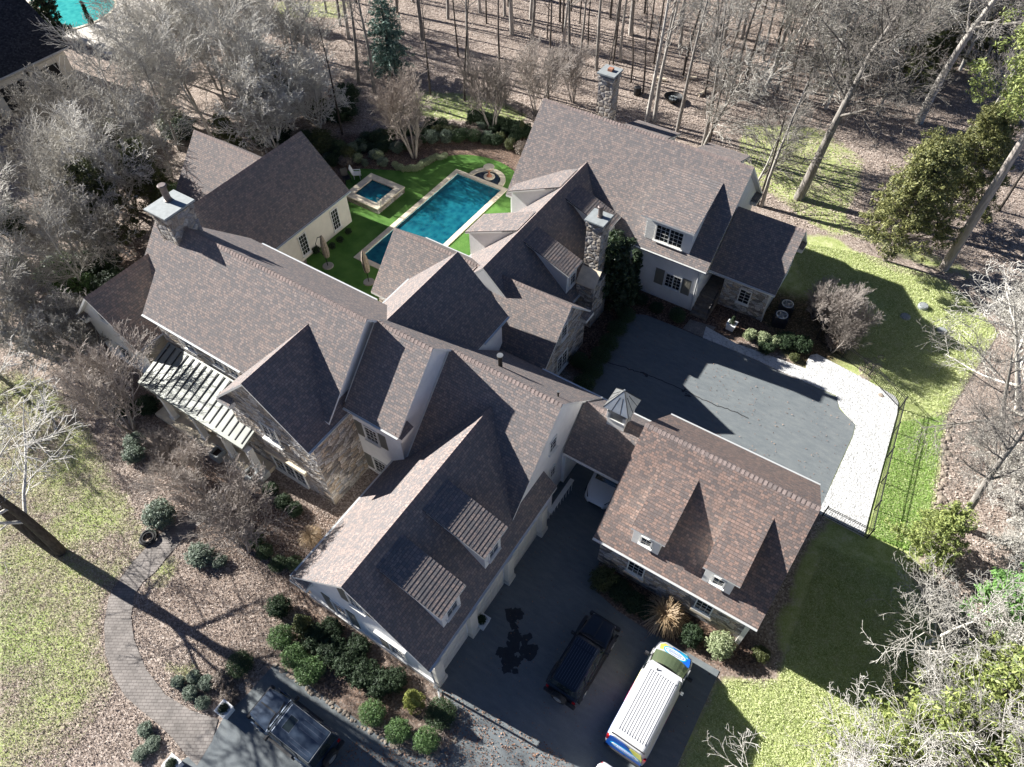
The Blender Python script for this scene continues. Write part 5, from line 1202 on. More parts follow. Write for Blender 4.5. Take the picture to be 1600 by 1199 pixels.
def stones(name, pts, size, label, group, zz=.05, flat=1.0):
    for i, (x, y) in enumerate(pts):
        o = bpy.data.objects.new(name, RK[i % 4]); COL.objects.link(o); s = size*rr.uniform(.6, 1.3); o.scale = (s*rr.uniform(.8, 1.4), s, s*flat); o.location = (x, y, zz*.5); o.rotation_euler = (0, 0, rr.random()*6)
        tag(o, label, 'stone', group)
def along(px, n, jit=.08):
    P_ = [GP(*p) for p in px]; out = []
    seg = [math.dist(a[:2], b_[:2]) for a, b_ in zip(P_, P_[1:])]; T = sum(seg)
    for i in range(n):
        t = T*i/(n-1); k = 0
        while k < len(seg)-1 and t > seg[k]: t -= seg[k]; k += 1
        a, b_ = P_[k], P_[k+1]; f = min(1, t/seg[k]); out.append((a[0]+(b_[0]-a[0])*f+rr.gauss(0, jit), a[1]+(b_[1]-a[1])*f+rr.gauss(0, jit)))
    return out
stones('edging_stone', along([(1486, 648), (1480, 700), (1468, 770), (1456, 860), (1444, 900)], 46, .12), .16, 'one of the brown stones lining the outer edge of the lawn strip', 'stones lining the lawn strip')
stones('edging_stone', along([(432, 1042), (480, 1075), (548, 1124), (600, 1158), (640, 1178), (672, 1183), (700, 1172), (716, 1150), (719, 1120)], 60, .05), .1, 'one of the pale round stones edging the shrub bed along the lower lane', 'round stones edging the bed by the lane')
stones('stepping_stone', [GP(*p)[:2] for p in ((1352, 590), (1362, 583), (1358, 573), (1370, 572), (1366, 562), (1376, 558), (1348, 578), (1357, 566))], .28, 'one of the flat stepping stones crossing the fence line onto the shaded lawn', 'stepping stones by the fence', flat=.25)
stones('garden_rock', [GP(1376, 618)[:2]], .18, 'lone brown rock lying on the white gravel', None)
# fire pit and barrel in the wood
x, y, _ = GP(1052, 152, .4); fp = empty('fire_pit', 'round black fire bowl with ash in the wood behind the biggest roof', 'fire pit', (x, y, 0))
mb = MB(); mb.lathe((0, 0, .0), [(.4, 0), (.7, .25), (.85, .5), (.88, .5), (.84, .45), (.5, .22), (.05, .2)], 24); mb.build('bowl', M['black'], fp)
mb = MB()
for k in range(9): a = k*2.4; mb.box(.3*math.cos(a)-.12, .3*math.sin(a)-.08, .25, .3*math.cos(a)+.12, .3*math.sin(a)+.08, .36)
mb.build('ash', M['slate'], fp)
x, y, _ = GP(996, 142, .4); mb = MB(); mb.lathe((0, 0, 0), [(.34, 0), (.36, .3), (.34, .75), (.3, .78)], 18); o = mb.build('barrel', M['black']); o.location = (x, y, 0); tag(o, 'black barrel standing among the trunks left of the fire bowl', 'barrel')
for px, py, a, lb in ((1078, 124, .4, 'pale log seat above the fire bowl'), (1098, 148, 1.2, 'pale split log on the leaves right of the fire bowl'), (1031, 126, .2, 'pale log behind the tree trunks by the fire bowl')):
    x, y, _ = GP(px, py); mb = MB(); mb.tube([(-.6, 0, .15), (.6, 0, .18)], .16, 8, cap=True); o = mb.build('log', M['tan']); o.location = (x, y, 0); o.rotation_euler = (0, 0, a); tag(o, lb, 'log')

# ------------------------------------------------------------ neighbour: house, pool terrace
NB = empty('neighbour_house', 'cream outbuilding with a dark blue-grey roof and two open bays, top left corner', 'house')
gable_roof('roof', 'y', -80.0, 10.2, 7, 7.2, 12, 33.5, mat='shingle_k', gut='r', parent=NB, k=.93)
wall_block('wall', 'y', -80.0, 10.0, 6.6, 6.75, 12.2, 33.1, {'*': 'cream'}, parent=NB, top=9.9)
for y0_ in (29.4, 25.9, 22.4):
    mb = MB(); mb.box(-73.3, y0_, 0, -73.2, y0_+2.5, 2.5); mb.build('bay_opening', M['dark'], NB)
for y0_ in (28.9, 25.4):
    mb = MB(); mb.box(-73.25, y0_-.1, 2.5, -73.05, y0_+.1, 3.05); mb.build('wall_lamp', M['black'], NB)
dk = PX([(0, 0), (60, -30), (300, -30), (300, 20), (225, 70), (170, 88), (120, 62), (95, 60), (40, 25)])
pw = smoothpoly(PX([(48, -10), (48, 8), (66, 14), (78, 30), (108, 48), (136, 40), (160, 30), (182, 12), (176, -2), (140, -20)]), 2)
zc = .45
DK = [(x*.995, y*1.0, zc) for x, y, _ in dk]
struct(sheet('pool_terrace', [(p[0], p[1]) for p in dk], .06, M['deck']))
np_ = empty('neighbour_pool', 'turquoise free-form swimming pool of the neighbour at the top left', 'swimming pool')
mb = MB(); pw = pw if sum(pw[i][0]*pw[(i+1) % len(pw)][1]-pw[(i+1) % len(pw)][0]*pw[i][1] for i in range(len(pw))) > 0 else pw[::-1]; cx = sum(p[0] for p in pw)/len(pw); cy = sum(p[1] for p in pw)/len(pw)
for a, b_ in zip(pw, pw[1:]+pw[:1]):
    o_ = lambda p: (cx+(p[0]-cx)*1.07, cy+(p[1]-cy)*1.07)
    mb.prism([(*a, .06), (*b_, .06), (*o_(b_), .06), (*o_(a), .06)], (0, 0, .08))
mb.build('coping', M['tan'], np_)
mb = MB(); mb.face([(p[0], p[1], .066) for p in pw]); mb.build('basin', M['basin2'], np_)
mb = MB(); mb.face([(p[0], p[1], .12) for p in pw]); mb.build('water', M['water2'], np_)
# ------------------------------------------------------------ plants
M['bark_pale'] = woodmat('bark_pale', (.22, .205, .18), (.70, .67, .61))
M['bark'] = woodmat('bark_grey_brown', (.15, .135, .12), (.44, .41, .37))
M['bark_dark'] = woodmat('bark_dark', (.045, .038, .033), (.13, .11, .095))
M['bark_tan'] = woodmat('bark_tan', (.28, .235, .2), (.52, .46, .40))
M['bark_brown'] = woodmat('bark_brown', (.20, .175, .155), (.44, .39, .35))
def perp(d, r):
    u = d.cross(Vector((r.gauss(0, 1), r.gauss(0, 1), r.gauss(0, 1))))
    return u.normalized() if u.length > 1e-4 else Vector((1, 0, 0))
def grow(mbs, p, d, L, rad, lv, r, S):
    """one woody shoot with its side shoots; mbs[0] trunk mesh, mbs[1] crown mesh"""
    nseg = S['seg'][min(lv, len(S['seg'])-1)]; pts = [p.copy()]; rads = [rad]; dd = d.normalized(); up = Vector((0, 0, 1))
    wob = S['wob'][min(lv, len(S['wob'])-1)]; upb = S['up'][min(lv, len(S['up'])-1)]
    for i in range(nseg):
        dd = (dd+Vector((r.gauss(0, wob), r.gauss(0, wob), r.gauss(0, wob)))+up*upb).normalized()
        pts.append(pts[-1]+dd*(L/nseg)); rads.append(max(S['rmin'], rad*(1-(i+1)/nseg*S['taper'])))
    last = lv >= S['levels']
    mbs[0 if lv < S['tl'] else 1].tube(pts, rads, 8 if lv == 0 else (5 if lv == 1 else 3))
    if last: return
    n = S['n'][lv]; f0 = S['f0'][min(lv, len(S['f0'])-1)]
    for k in range(n):
        t = f0+(1-f0)*(k+r.random())/n; t = min(t, .999); x = t*nseg; i = int(x); q = pts[i].lerp(pts[i+1], x-i); pd = (pts[i+1]-pts[i]).normalized()
        a = R(S['ang'][min(lv, len(S['ang'])-1)]*r.uniform(.7, 1.3)); nd = pd*math.cos(a)+perp(pd, r)*math.sin(a)
        ll = L*S['lr'][min(lv, len(S['lr'])-1)]*(1-S['sh']*abs(t-S['peak']))*r.uniform(.7, 1.2)
        grow(mbs, q, nd, ll, max(S['rmin'], rads[i]*S['rr']), lv+1, r, S)
BASE = dict(seg=[8, 5, 3, 2, 2], wob=[.05, .09, .10, .11, .12], up=[.05, .06, .04, .02, .0], rmin=.011, taper=.8, tl=1, levels=4, n=[16, 8, 6, 4], f0=[.3, .15, .1, .1], ang=[55, 45, 45, 45], lr=[.42, .5, .5, .55], sh=.6, peak=.45, rr=.5)
def make_tree(name, seed, H, rad, S, bark, stems=1, spread=.25, twig=None):
    r = random.Random(seed); T_, C_ = MB(), MB(); S = {**BASE, **S}
    for k in range(stems):
        a = 6.283*k/max(1, stems)+r.random(); d = Vector((math.cos(a)*spread, math.sin(a)*spread, 1)) if stems > 1 else Vector((r.gauss(0, .04), r.gauss(0, .04), 1))
        grow((T_, C_), Vector((math.cos(a)*.12, math.sin(a)*.12, -.1)) if stems > 1 else Vector((0, 0, -.1)), d, H*r.uniform(.85, 1.05), rad, 0, r, S)
    return T_.mesh(name+'_trunk', M[bark], smooth=True), C_.mesh(name+'_crown', M[twig or bark], smooth=True)
def leafcloud(mb, pts, n, size, r, sz=.25, updir=.5, elong=1.4):
    """n leaf-like quads around each clump centre in pts ((x,y,z,rad))"""
    for (x, y, z, rad) in pts:
        for _ in range(n):
            d = Vector((r.gauss(0, 1), r.gauss(0, 1), r.gauss(0, 1))).normalized()*rad*(r.random()**.45)
            c = Vector((x, y, z))+d; s = size*r.uniform(.6, 1.4)
            nrm = (d.normalized()+Vector((r.gauss(0, .6), r.gauss(0, .6), r.gauss(0, .6)+updir))).normalized(); u = perp(nrm, r); w_ = nrm.cross(u)
            i = len(mb.v); mb.v += [tuple(c-u*s*elong), tuple(c+w_*s*.55), tuple(c+u*s*elong), tuple(c-w_*s*.55)]; mb.f.append((i, i+1, i+2, i+3)); mb.m.append(0); mb.uv.append([(0, 0)]*4)
def shrub_mesh(name, seed, mat, shape='ball', clumps=70, n=34, size=.035, rad=.2, lump=.16):
    """unit shrub: radius 1 across, height 1..2 ; leafy clumps over a rounded body plus inner leaves"""
    r = random.Random(seed); mb = MB(); pts = []
    for k in range(clumps):
        zz = 1-2*(k+.5)/clumps; a = k*2.39996; q = math.sqrt(max(0, 1-zz*zz)); s = 1-abs(r.gauss(0, lump))
        if shape == 'ball': p = (q*math.cos(a)*s*.85, q*math.sin(a)*s*.85, .85+zz*s*.8)
        elif shape == 'cone':
            h = (k+.5)/clumps; w_ = (1-h)**.75*.85+.05; a = r.random()*6.283; p = (w_*math.cos(a)*s, w_*math.sin(a)*s, .12+h*1.85)
        else:
            h = r.random(); a = r.random()*6.283; w_ = r.random()**.5; p = (w_*math.cos(a), w_*math.sin(a), .2+h*.8*(1-w_*w_*.5))
        pts.append((*p, rad*r.uniform(.7, 1.3)))
    leafcloud(mb, pts, n, size, r)
    inner = [(0, 0, .8, .7)] if shape == 'ball' else ([(0, 0, .4, .5), (0, 0, .9, .38), (0, 0, 1.4, .22)] if shape == 'cone' else [])
    leafcloud(mb, inner, clumps*n//5//max(1, len(inner)), size*1.6, r)
    return mb.mesh(name, M[mat])
M['lf_box'] = leafmat('boxwood_leaves', (.022, .045, .018), (.075, .12, .045))
M['lf_dark'] = leafmat('laurel_leaves', (.014, .03, .014), (.055, .085, .04), rough=.6, spec=.25)
M['lf_grey'] = leafmat('grey_green_leaves', (.07, .10, .07), (.20, .25, .18))
M['lf_olive'] = leafmat('olive_leaves', (.035, .045, .015), (.12, .135, .045))
M['lf_yel'] = leafmat('yellow_green_leaves', (.10, .12, .02), (.34, .36, .09))
M['lf_green'] = leafmat('mid_green_leaves', (.04, .09, .025), (.15, .25, .08))
M['lf_pale'] = leafmat('pale_variegated_leaves', (.14, .19, .08), (.46, .50, .30))
M['lf_spruce'] = leafmat('blue_spruce_needles', (.035, .075, .055), (.20, .32, .26), trans=.05)
M['lf_cedar'] = leafmat('cedar_sprays', (.05, .065, .02), (.34, .34, .13), trans=.2)
M['lf_pine'] = leafmat('pine_needles', (.08, .12, .025), (.36, .40, .13), trans=.15)
M['lf_holly'] = leafmat('magnolia_leaves', (.012, .028, .012), (.06, .09, .035), rough=.5, spec=.4)
M['lf_brown'] = leafmat('dry_flower_heads', (.09, .07, .055), (.30, .24, .19), trans=0)
M['lf_straw'] = leafmat('straw_grass', (.26, .17, .09), (.58, .44, .28), trans=.1)
M['lf_bright'] = leafmat('bright_green_leaves', (.06, .15, .03), (.24, .42, .13))
SH = {}
for k, (mat, shp) in {'box': ('lf_box', 'ball'), 'dark': ('lf_dark', 'ball'), 'grey': ('lf_grey', 'ball'), 'olive': ('lf_olive', 'ball'), 'green': ('lf_green', 'ball'), 'pale': ('lf_pale', 'ball'), 'bright': ('lf_bright', 'ball'), 'brown': ('lf_brown', 'ball')}.items():
    SH[k] = [shrub_mesh('shrub_'+k, i*7+hash(k) % 1 + len(k), mat, shp, clumps=110, n=40, size=.034 if k in ('box', 'green') else .045, rad=.19, lump=.12 if k in ('box', 'green') else .3) for i in range(2)]
for k, mat in {'cone_yel': 'lf_yel', 'cone_dark': 'lf_dark', 'cone_olive': 'lf_olive', 'cone_box': 'lf_box'}.items():
    SH[k] = [shrub_mesh('shrub_'+k, 3, mat, 'cone', clumps=130, n=40, size=.04, rad=.17)]
PR = random.Random(77)
def shrub(kind, px, py, r_, h, label, group=None, name=None, zb=0, raw=None):
    """px,py: where the shrub's base centre stands"""
    x, y = raw if raw else GP(px, py)[:2]
    me = SH[kind][PR.randrange(len(SH[kind]))]
    root = empty(name or ('conical_shrub' if kind.startswith('cone') else 'shrub'), label, 'shrub', (x, y, zb), PR.random()*6.28, group)
    o = bpy.data.objects.new('foliage', me); COL.objects.link(o); o.parent = root
    zs = h/1.75 if not kind.startswith('cone') else h/2.05
    o.scale = (r_*PR.uniform(.95, 1.08), r_*PR.uniform(.95, 1.08), zs)
    s = bpy.data.objects.new('stem', STEM); COL.objects.link(s); s.parent = root; s.scale = (1, 1, h*.5)
    return root
mb = MB(); mb.tube([(0, 0, -.05), (.02, 0, .5), (0, .03, 1)], [.05, .035, .02], 6); STEM = mb.mesh('shrub_stem', M['bark_dark'])
# beds left of and below the garage wing
for a in [('box', 401, 848, .58, .95, 'round clipped boxwood at the top of the bed, behind the garage corner'),
          ('box', 416, 866, .5, .75, 'small clipped boxwood second from the top of the bed'),
          ('box', 437, 884, .55, .6, 'low spreading boxwood in the shadow near the garage corner'),
          ('box', 462, 884, .5, .7, 'boxwood touching the garage corner from the left'),
          ('dark', 440, 955, .72, 1.2, 'dark laurel shrub left of the olive cone at the garage gable'),
          ('green', 442, 1000, .72, 1.0, 'round green shrub at the left end of the lane bed'),
          ('green', 462, 1030, .75, .95, 'green clipped shrub, upper one of the joined pair by the lane'),
          ('green', 487, 1052, .8, 1.0, 'green clipped shrub, lower one of the joined pair by the lane'),
          ('box', 380, 1042, .7, 1.1, 'dark round boxwood where the path bed meets the lane'),
          ('dark', 497, 1000, .8, .9, 'laurel hedge plant nearest the olive cone'), ('dark', 520, 1022, .85, .95, 'laurel hedge plant second from the olive cone'), ('dark', 545, 1040, .85, .95, 'laurel hedge plant in the middle of the row below the garage gable'),
          ('dark', 570, 1057, .85, .9, 'laurel hedge plant fourth in the row below the garage gable'), ('dark', 596, 1072, .8, .9, 'laurel hedge plant next to last before the golden cone'), ('dark', 618, 1066, .75, .8, 'laurel hedge plant beside the golden cone'),
          ('dark', 520, 985, .7, .7, 'laurel plant in deep shade against the gable wall'), ('dark', 560, 1015, .75, .7, 'laurel plant in shade under the gable windows'),
          ('green', 584, 1118, .68, 1.0, 'round green topiary ball left of the three by the lane'), ('green', 624, 1146, .66, .95, 'round green topiary ball in the middle of the three by the lane'), ('green', 668, 1160, .7, 1.0, 'round green topiary ball at the tip of the bed'),
          ('box', 690, 1118, .8, .8, 'low dark green mound at the tip of the bed by the garage corner'),
          ('grey', 317, 872, .85, .9, 'grey-green spreading shrub beside the path top'), ('grey', 255, 812, 1.05, 1.3, 'large grey-green shrub left of the path top'), ('grey', 345, 880, .5, .6, 'small grey-green shrub right of the path top'),
          ('dark', 445, 790, .6, .8, 'dark shrub under the big window of the stone gable'), ('dark', 462, 800, .55, .7, 'dark shrub right of the big stone gable window'), ('dark', 425, 770, .55, .7, 'dark shrub near the corner column'),
          ('grey', 214, 697, .75, 1.0, 'upper round grey-green shrub left of the porch'), ('grey', 214, 716, .75, 1.0, 'lower round grey-green shrub left of the porch'),
          ('dark', 200, 645, .9, 1.1, 'dark shrub under the crape myrtle left of the porch'), ('dark', 232, 640, .9, 1.0, 'dark shrub at the left end of the porch'), ('dark', 180, 480, 1.0, 1.2, 'dark evergreen shrub beyond the low front wing'), ('dark', 150, 430, 1.2, 1.5, 'dark evergreen shrub farther left behind the low front wing'),
          ('grey', 280, 1068, .4, .5, 'low grey plant at the path bend, upper left of the cluster'), ('grey', 300, 1085, .45, .5, 'low grey plant in the middle of the cluster at the path bend'), ('grey', 320, 1100, .4, .5, 'low grey plant nearest the white planter'), ('grey', 325, 1070, .45, .5, 'low grey plant on the bed side of the cluster'), ('grey', 305, 1060, .4, .45, 'low grey plant at the top of the cluster at the path bend'),
          ('brown', 350, 1065, .6, .6, 'dry brown shrub between the path and the dark boxwood'), ('brown', 360, 1090, .5, .5, 'dry brown shrub above the white planter'),
          ('grey', 230, 1142, .45, .45, 'low grey plant outside the path bend'), ('grey', 240, 1165, .45, .4, 'second low grey plant outside the path bend'), ('grey', 222, 1180, .4, .4, 'third low grey plant, lowest outside the path bend'),
          # carriage house front
          ('olive', 942, 912, .85, 1.2, 'dark olive shrub at the passage end of the carriage house'), ('dark', 968, 928, .75, .9, 'dark hedge shrub next to the olive one before the carriage house'), ('dark', 990, 945, .75, .8, 'dark hedge shrub in the middle before the carriage house'), ('dark', 1010, 958, .6, .7, 'dark hedge shrub left of the straw coloured grass'),
          ('dark', 1078, 998, .7, 1.0, 'glossy dark green shrub ahead of the van'), ('pale', 1122, 1015, .82, 1.35, 'pale yellow-green shrub at the carriage house corner'), ('olive', 1187, 1025, .5, .7, 'small olive shrub right of the pale one past the corner'),
          # entry
          ('pale', 1170, 530, .5, .9, 'pale variegated shrub nearest the entry planter'), ('pale', 1190, 535, .55, .9, 'pale variegated shrub in the middle of the entry hedge'), ('pale', 1208, 540, .5, .8, 'pale variegated shrub at the end of the entry hedge'), ('dark', 1225, 540, .9, 1.0, 'dark shrub behind the pale hedge at the entry'), ('dark', 1250, 545, .9, 1.0, 'dark shrub between the entry hedge and the gravel'), ('olive', 1240, 562, .4, .5, 'small green shrub at the gravel edge'), ('dark', 1195, 548, .7, .7, 'dark shrub at the foot of the entry hedge'),
          ('box', 1057, 500, .65, 1.0, 'round boxwood left of the entry steps'), ('dark', 1025, 485, .6, .6, 'low dark shrub under the shuttered window'), ('dark', 1000, 472, .6, .6, 'low dark shrub beside the narrow cypress'),
          ('box', 978, 500, .7, 1.0, 'round boxwood farthest back along the rear court'), ('box', 963, 520, .75, 1.0, 'round boxwood second along the rear court'), ('box', 950, 543, .75, 1.05, 'round boxwood third along the rear court'), ('box', 938, 562, .75, 1.0, 'round boxwood fourth along the rear court'), ('box', 925, 585, .8, 1.05, 'round boxwood fifth along the rear court'), ('box', 912, 606, .8, 1.0, 'round boxwood nearest the middle wing roof'), ('box', 905, 570, .7, .9, 'round boxwood against the stone gable'),
          # pool garden
          ('dark', 495, 395, .4, .6, 'clipped plant at the near corner of the pool wing'), ('dark', 532, 378, .35, .5, 'low hedge plant along the pool wing, middle'), ('dark', 545, 365, .35, .5, 'low hedge plant along the pool wing, far end'), ('dark', 520, 388, .35, .5, 'low hedge plant along the pool wing, near end'),
          ('cone_dark', 735, 203, .55, 1.9, 'dark conical yew between the crape myrtles'), ('cone_olive', 816, 214, .55, 1.6, 'conical shrub left of the biggest roof'),
          ('cone_olive', 478, 985, .62, 1.9, 'dark olive cone at the garage gable'), ('cone_yel', 648, 1100, .62, 2.0, 'golden green cone beside the garage corner'),
          ]: shrub(*a[:6], group=None)
GH = 'garden hedge shrubs behind the pool'
for i in range(46):
    px = 520+i*6.6+PR.uniform(-3, 3); base = 236 if px < 660 else 222; row = i % 3
    py = base-row*9+PR.uniform(-3, 3)+(22 if px < 560 else 0)+(0 if px < 760 else (px-760)*.25)
    shrub(PR.choice(['dark', 'box', 'grey', 'dark', 'brown', 'olive']), px, py, PR.uniform(.6, 1.0), PR.uniform(.6, 1.3), 'one of the mixed low shrubs massed in the bed behind the pool garden', GH, name='hedge_shrub')
for i in range(13):
    px = 618+i*6.4; py = 262+6*math.sin(i*.5)-max(0, i-6)*2.2
    shrub('pale', px, py+PR.uniform(-2, 2), PR.uniform(.35, .55), PR.uniform(.35, .55), 'one of the low yellow-green plants edging the turf behind the pool', 'low plants edging the turf', name='edging_plant')
for i in range(14): shrub(PR.choice(['grey', 'pale', 'grey', 'dark']), 492+PR.uniform(0, 120), 262-PR.uniform(0, 34), PR.uniform(.35, .7), PR.uniform(.5, .9), 'one of the loose grey-green plants in the bed beside the spa', 'loose plants beside the spa', name='bed_plant')
for i in range(16): shrub('dark', 742+i*5.5, 190+i*1.6, .7, 1.3, 'one plant of the clipped dark hedge along the back fence', 'clipped hedge along the back fence', name='hedge_shrub')
for i in range(34):
    px, py = PR.choice([(PR.uniform(90, 230), PR.uniform(300, 500)), (PR.uniform(160, 300), PR.uniform(200, 330)), (PR.uniform(380, 560), PR.uniform(150, 240)), (PR.uniform(0, 120), PR.uniform(350, 520))])
    shrub(PR.choice(['dark', 'dark', 'olive', 'green']), px, py, PR.uniform(.9, 2.0), PR.uniform(1, 2.6), 'one of the dark evergreen understorey shrubs below the bare trees left of the house', 'understorey shrubs left of the house', name='understorey_shrub')
for i, pl in enumerate(PLANTERS):
    o = bpy.data.objects.new('foliage', SH['cone_dark' if i == 1 else 'dark'][0]); COL.objects.link(o); o.parent = pl; o.location = (0, 0, .4); s = .3; o.scale = (s, s, s*(1.3 if i == 1 else .8))
# straw grass fountain
mb = MB(); r = random.Random(3)
for k in range(520):
    a = r.random()*6.283; s = r.uniform(.35, 1.15); h = r.uniform(.5, 1.1); b0 = Vector((r.gauss(0, .08), r.gauss(0, .08), 0)); d = Vector((math.cos(a), math.sin(a), 0)); sd_ = Vector((-d.y, d.x, 0))*.009
    pts = [b0, b0+d*s*.3+Vector((0, 0, h*.8)), b0+d*s*.7+Vector((0, 0, h)), b0+d*s*1.1+Vector((0, 0, h*.55))]
    i = len(mb.v)
    for p in pts: mb.v += [tuple(p-sd_), tuple(p+sd_)]
    for q in range(3): mb.f.append((i+q*2, i+q*2+1, i+q*2+3, i+q*2+2)); mb.m.append(0); mb.uv.append([(0, 0)]*4)
gm = mb.mesh('ornamental_grass', M['lf_straw'])
o = bpy.data.objects.new('ornamental_grass', gm); COL.objects.link(o); o.location = GP(1036, 968); tag(o, 'fountain of straw coloured ornamental grass before the carriage house', 'grass clump')
o = bpy.data.objects.new('ornamental_grass', gm); COL.objects.link(o); o.location = GP(487, 842); o.scale = (.6, .6, .5); tag(o, 'small rusty tuft of grass above the garage corner', 'grass clump')

# --- woody trees
TV = {}
TV['wood'] = [make_tree('wood_tree', 10+i, 19, .26, dict(n=[15, 6, 4, 3], f0=[.5, .2, .1, .1], ang=[50, 42, 42, 42], lr=[.24, .5, .5, .5], up=[.03, .1, .06, .0], rr=.42, wob=[.03, .09, .1, .1]), 'bark', twig='bark') for i in range(4)]
TV['pole'] = [make_tree('pole_tree', 20+i, 17, .17, dict(n=[9, 5, 3], levels=3, f0=[.6, .2, .1], ang=[45, 40, 40], lr=[.2, .5, .5], up=[.03, .1, .06], rr=.4, wob=[.03, .12, .2]), 'bark_dark') for i in range(3)]
TV['pale'] = [make_tree('pale_tree', 30+i, 13, .2, dict(n=[20, 10, 7], levels=3, seg=[8, 5, 4, 3], f0=[.22, .15, .1, .1], ang=[50, 36, 36, 34], lr=[.46, .52, .6, .65], up=[.03, .06, .03, .0], rr=.5, rmin=.021), 'bark_pale') for i in range(4)]
TV['crape'] = [make_tree('crape_myrtle', 40+i, 4.2, .07, dict(n=[8, 6, 5, 3], f0=[.3, .2, .1, .1], ang=[26, 26, 28, 30], lr=[.55, .6, .6, .6], up=[.06, .08, .05, .02], rr=.6, rmin=.009, taper=.7), 'bark_brown', stems=6, spread=.38) for i in range(2)]
TV['crape_tan'] = [make_tree('crape_myrtle', 50, 4.6, .075, dict(n=[9, 6, 5, 3], f0=[.3, .2, .1, .1], ang=[24, 26, 28, 30], lr=[.5, .6, .6, .6], up=[.06, .08, .05, .02], rr=.6, rmin=.009, taper=.7), 'bark_tan', stems=6, spread=.32)]
TV['oak'] = [make_tree('oak', 60+i, 19, .42, dict(n=[18, 9, 6, 4], f0=[.42, .15, .1, .1], ang=[55, 45, 45, 45], lr=[.4, .5, .5, .5], up=[.03, .06, .03, .0], rr=.42, rmin=.014), 'bark') for i in range(2)]
TV['forked'] = [make_tree('forked_oak', 65, 15, .3, dict(n=[11, 8, 6, 4], f0=[.28, .15, .1, .1], ang=[52, 45, 45, 45], lr=[.42, .5, .5, .5], up=[.02, .05, .03, .0], rr=.42, rmin=.013, wob=[.04, .09, .1, .1]), 'bark_dark', stems=2, spread=.17, twig='bark_pale')]
TV['spread'] = [make_tree('spreading_tree', 70+i, 9, .2, dict(n=[12, 8, 6, 4], f0=[.25, .15, .1, .1], ang=[60, 48, 48, 48], lr=[.62, .55, .5, .5], up=[.02, .05, .03, .0], rr=.6, rmin=.011), 'bark_pale', stems=1) for i in range(2)]
TV['thicket'] = [make_tree('thicket', 80+i, 6, .09, dict(n=[10, 7, 6, 4], f0=[.2, .15, .1, .1], ang=[48, 45, 45, 45], lr=[.55, .55, .5, .5], up=[.05, .06, .03, .0], rr=.55, rmin=.017), 'bark_pale', stems=5, spread=.5) for i in range(2)]
def conifer(name, seed, H, Rr, mat, bark, tiers=26, per=9, size=.11, droop=-.1, n=16, base=.08, pw=.8):
    r = random.Random(seed); T_, C_ = MB(), MB(); T_.tube([(0, 0, -.1), (0, 0, H*.5), (.05, 0, H*.98)], [H*.018, H*.012, .02], 8)
    for t in range(tiers):
        f = base+(1-base)*(t+.5)/tiers; z = H*f; L = Rr*((1-f)**pw)*r.uniform(.8, 1.15)+.12
        for k in range(max(4, int(per*(1-f*.5)))):
            a = r.random()*6.283; l = L*r.uniform(.7, 1.15); d = Vector((math.cos(a), math.sin(a), 0))
            m_ = max(2, int(l/.35)); T_.tube([(0, 0, z), tuple(d*l*.95+Vector((0, 0, z+droop*l)))], [.03, .008], 3)
            for j in range(m_):
                q = (j+1)/m_; c = d*l*q+Vector((0, 0, z+droop*l*q*q+r.gauss(0, .05))); leafcloud(C_, [(c.x, c.y, c.z, .2+.16*(1-q))], n, size, r, updir=.3, elong=1.8)
    return T_.mesh(name+'_trunk', M[bark], smooth=True), C_.mesh(name+'_crown', M[mat])
TV['spruce'] = [conifer('spruce', 1, 9.5, 2.6, 'lf_spruce', 'bark_dark', tiers=26, per=11, size=.07, n=18)]
def clumptree(name, seed, H, mat, bark, clumps, n, size, spread, z0, z1, tr=.14, rad=.45, lean=(0, 0), pw=.5, topw=.4):
    """evergreen with separate leafy masses on limbs: gaps show between them"""
    r = random.Random(seed); T_, C_ = MB(), MB(); top = Vector((lean[0], lean[1], H)); pts = [Vector((0, 0, -.1)), Vector((lean[0]*.3, lean[1]*.3, H*.35)), Vector((lean[0]*.65, lean[1]*.65, H*.7)), top]
    T_.tube(pts, [tr, tr*.8, tr*.5, tr*.15], 8)
    for k in range(clumps):
        f = r.random(); z = z0+(z1-z0)*f; w_ = spread*((1-f)*(1-topw)+topw)*math.sqrt(r.random()); a = r.random()*6.283; ax = Vector((lean[0], lean[1], 0))*(z/H)
        c = ax+Vector((math.cos(a)*w_, math.sin(a)*w_, z)); T_.tube([ax+Vector((0, 0, z-w_*.4)), c], [.045, .012], 3)
        sub = [(c.x+r.gauss(0, rad*.6), c.y+r.gauss(0, rad*.6), c.z+r.gauss(0, rad*.35), rad*r.uniform(.35, .75)) for _ in range(5)]
        leafcloud(C_, sub, n, size, r, updir=.6, elong=1.7)
    return T_.mesh(name+'_trunk', M[bark], smooth=True), C_.mesh(name+'_crown', M[mat])
TV['cedar'] = [clumptree('cedar', 5+i, 9.5, 'lf_cedar', 'bark_brown', 250, 30, .055, 3.1, 2.4, 9.3, tr=.16, rad=.45, topw=.25) for i in range(2)]
TV['pine'] = [clumptree('pine', 8, 16, 'lf_pine', 'bark_brown', 60, 80, .05, 3.9, 9.6, 15.8, tr=.28, rad=.7, topw=.5)]
TV['magnolia'] = [clumptree('magnolia', 9, 6.2, 'lf_holly', 'bark_dark', 170, 24, .075, 1.45, .5, 6.0, tr=.12, rad=.36, topw=.25)]
TV['cypress'] = [clumptree('cypress', 12, 4.4, 'lf_dark', 'bark_dark', 120, 22, .045, .55, .3, 4.3, tr=.08, rad=.2, topw=.15)]
TV['juniper'] = [clumptree('juniper', 13+i, 5.0, 'lf_pine', 'bark_brown', 110, 26, .05, 2.0, .6, 4.8, tr=.12, rad=.42, topw=.2) for i in range(2)]
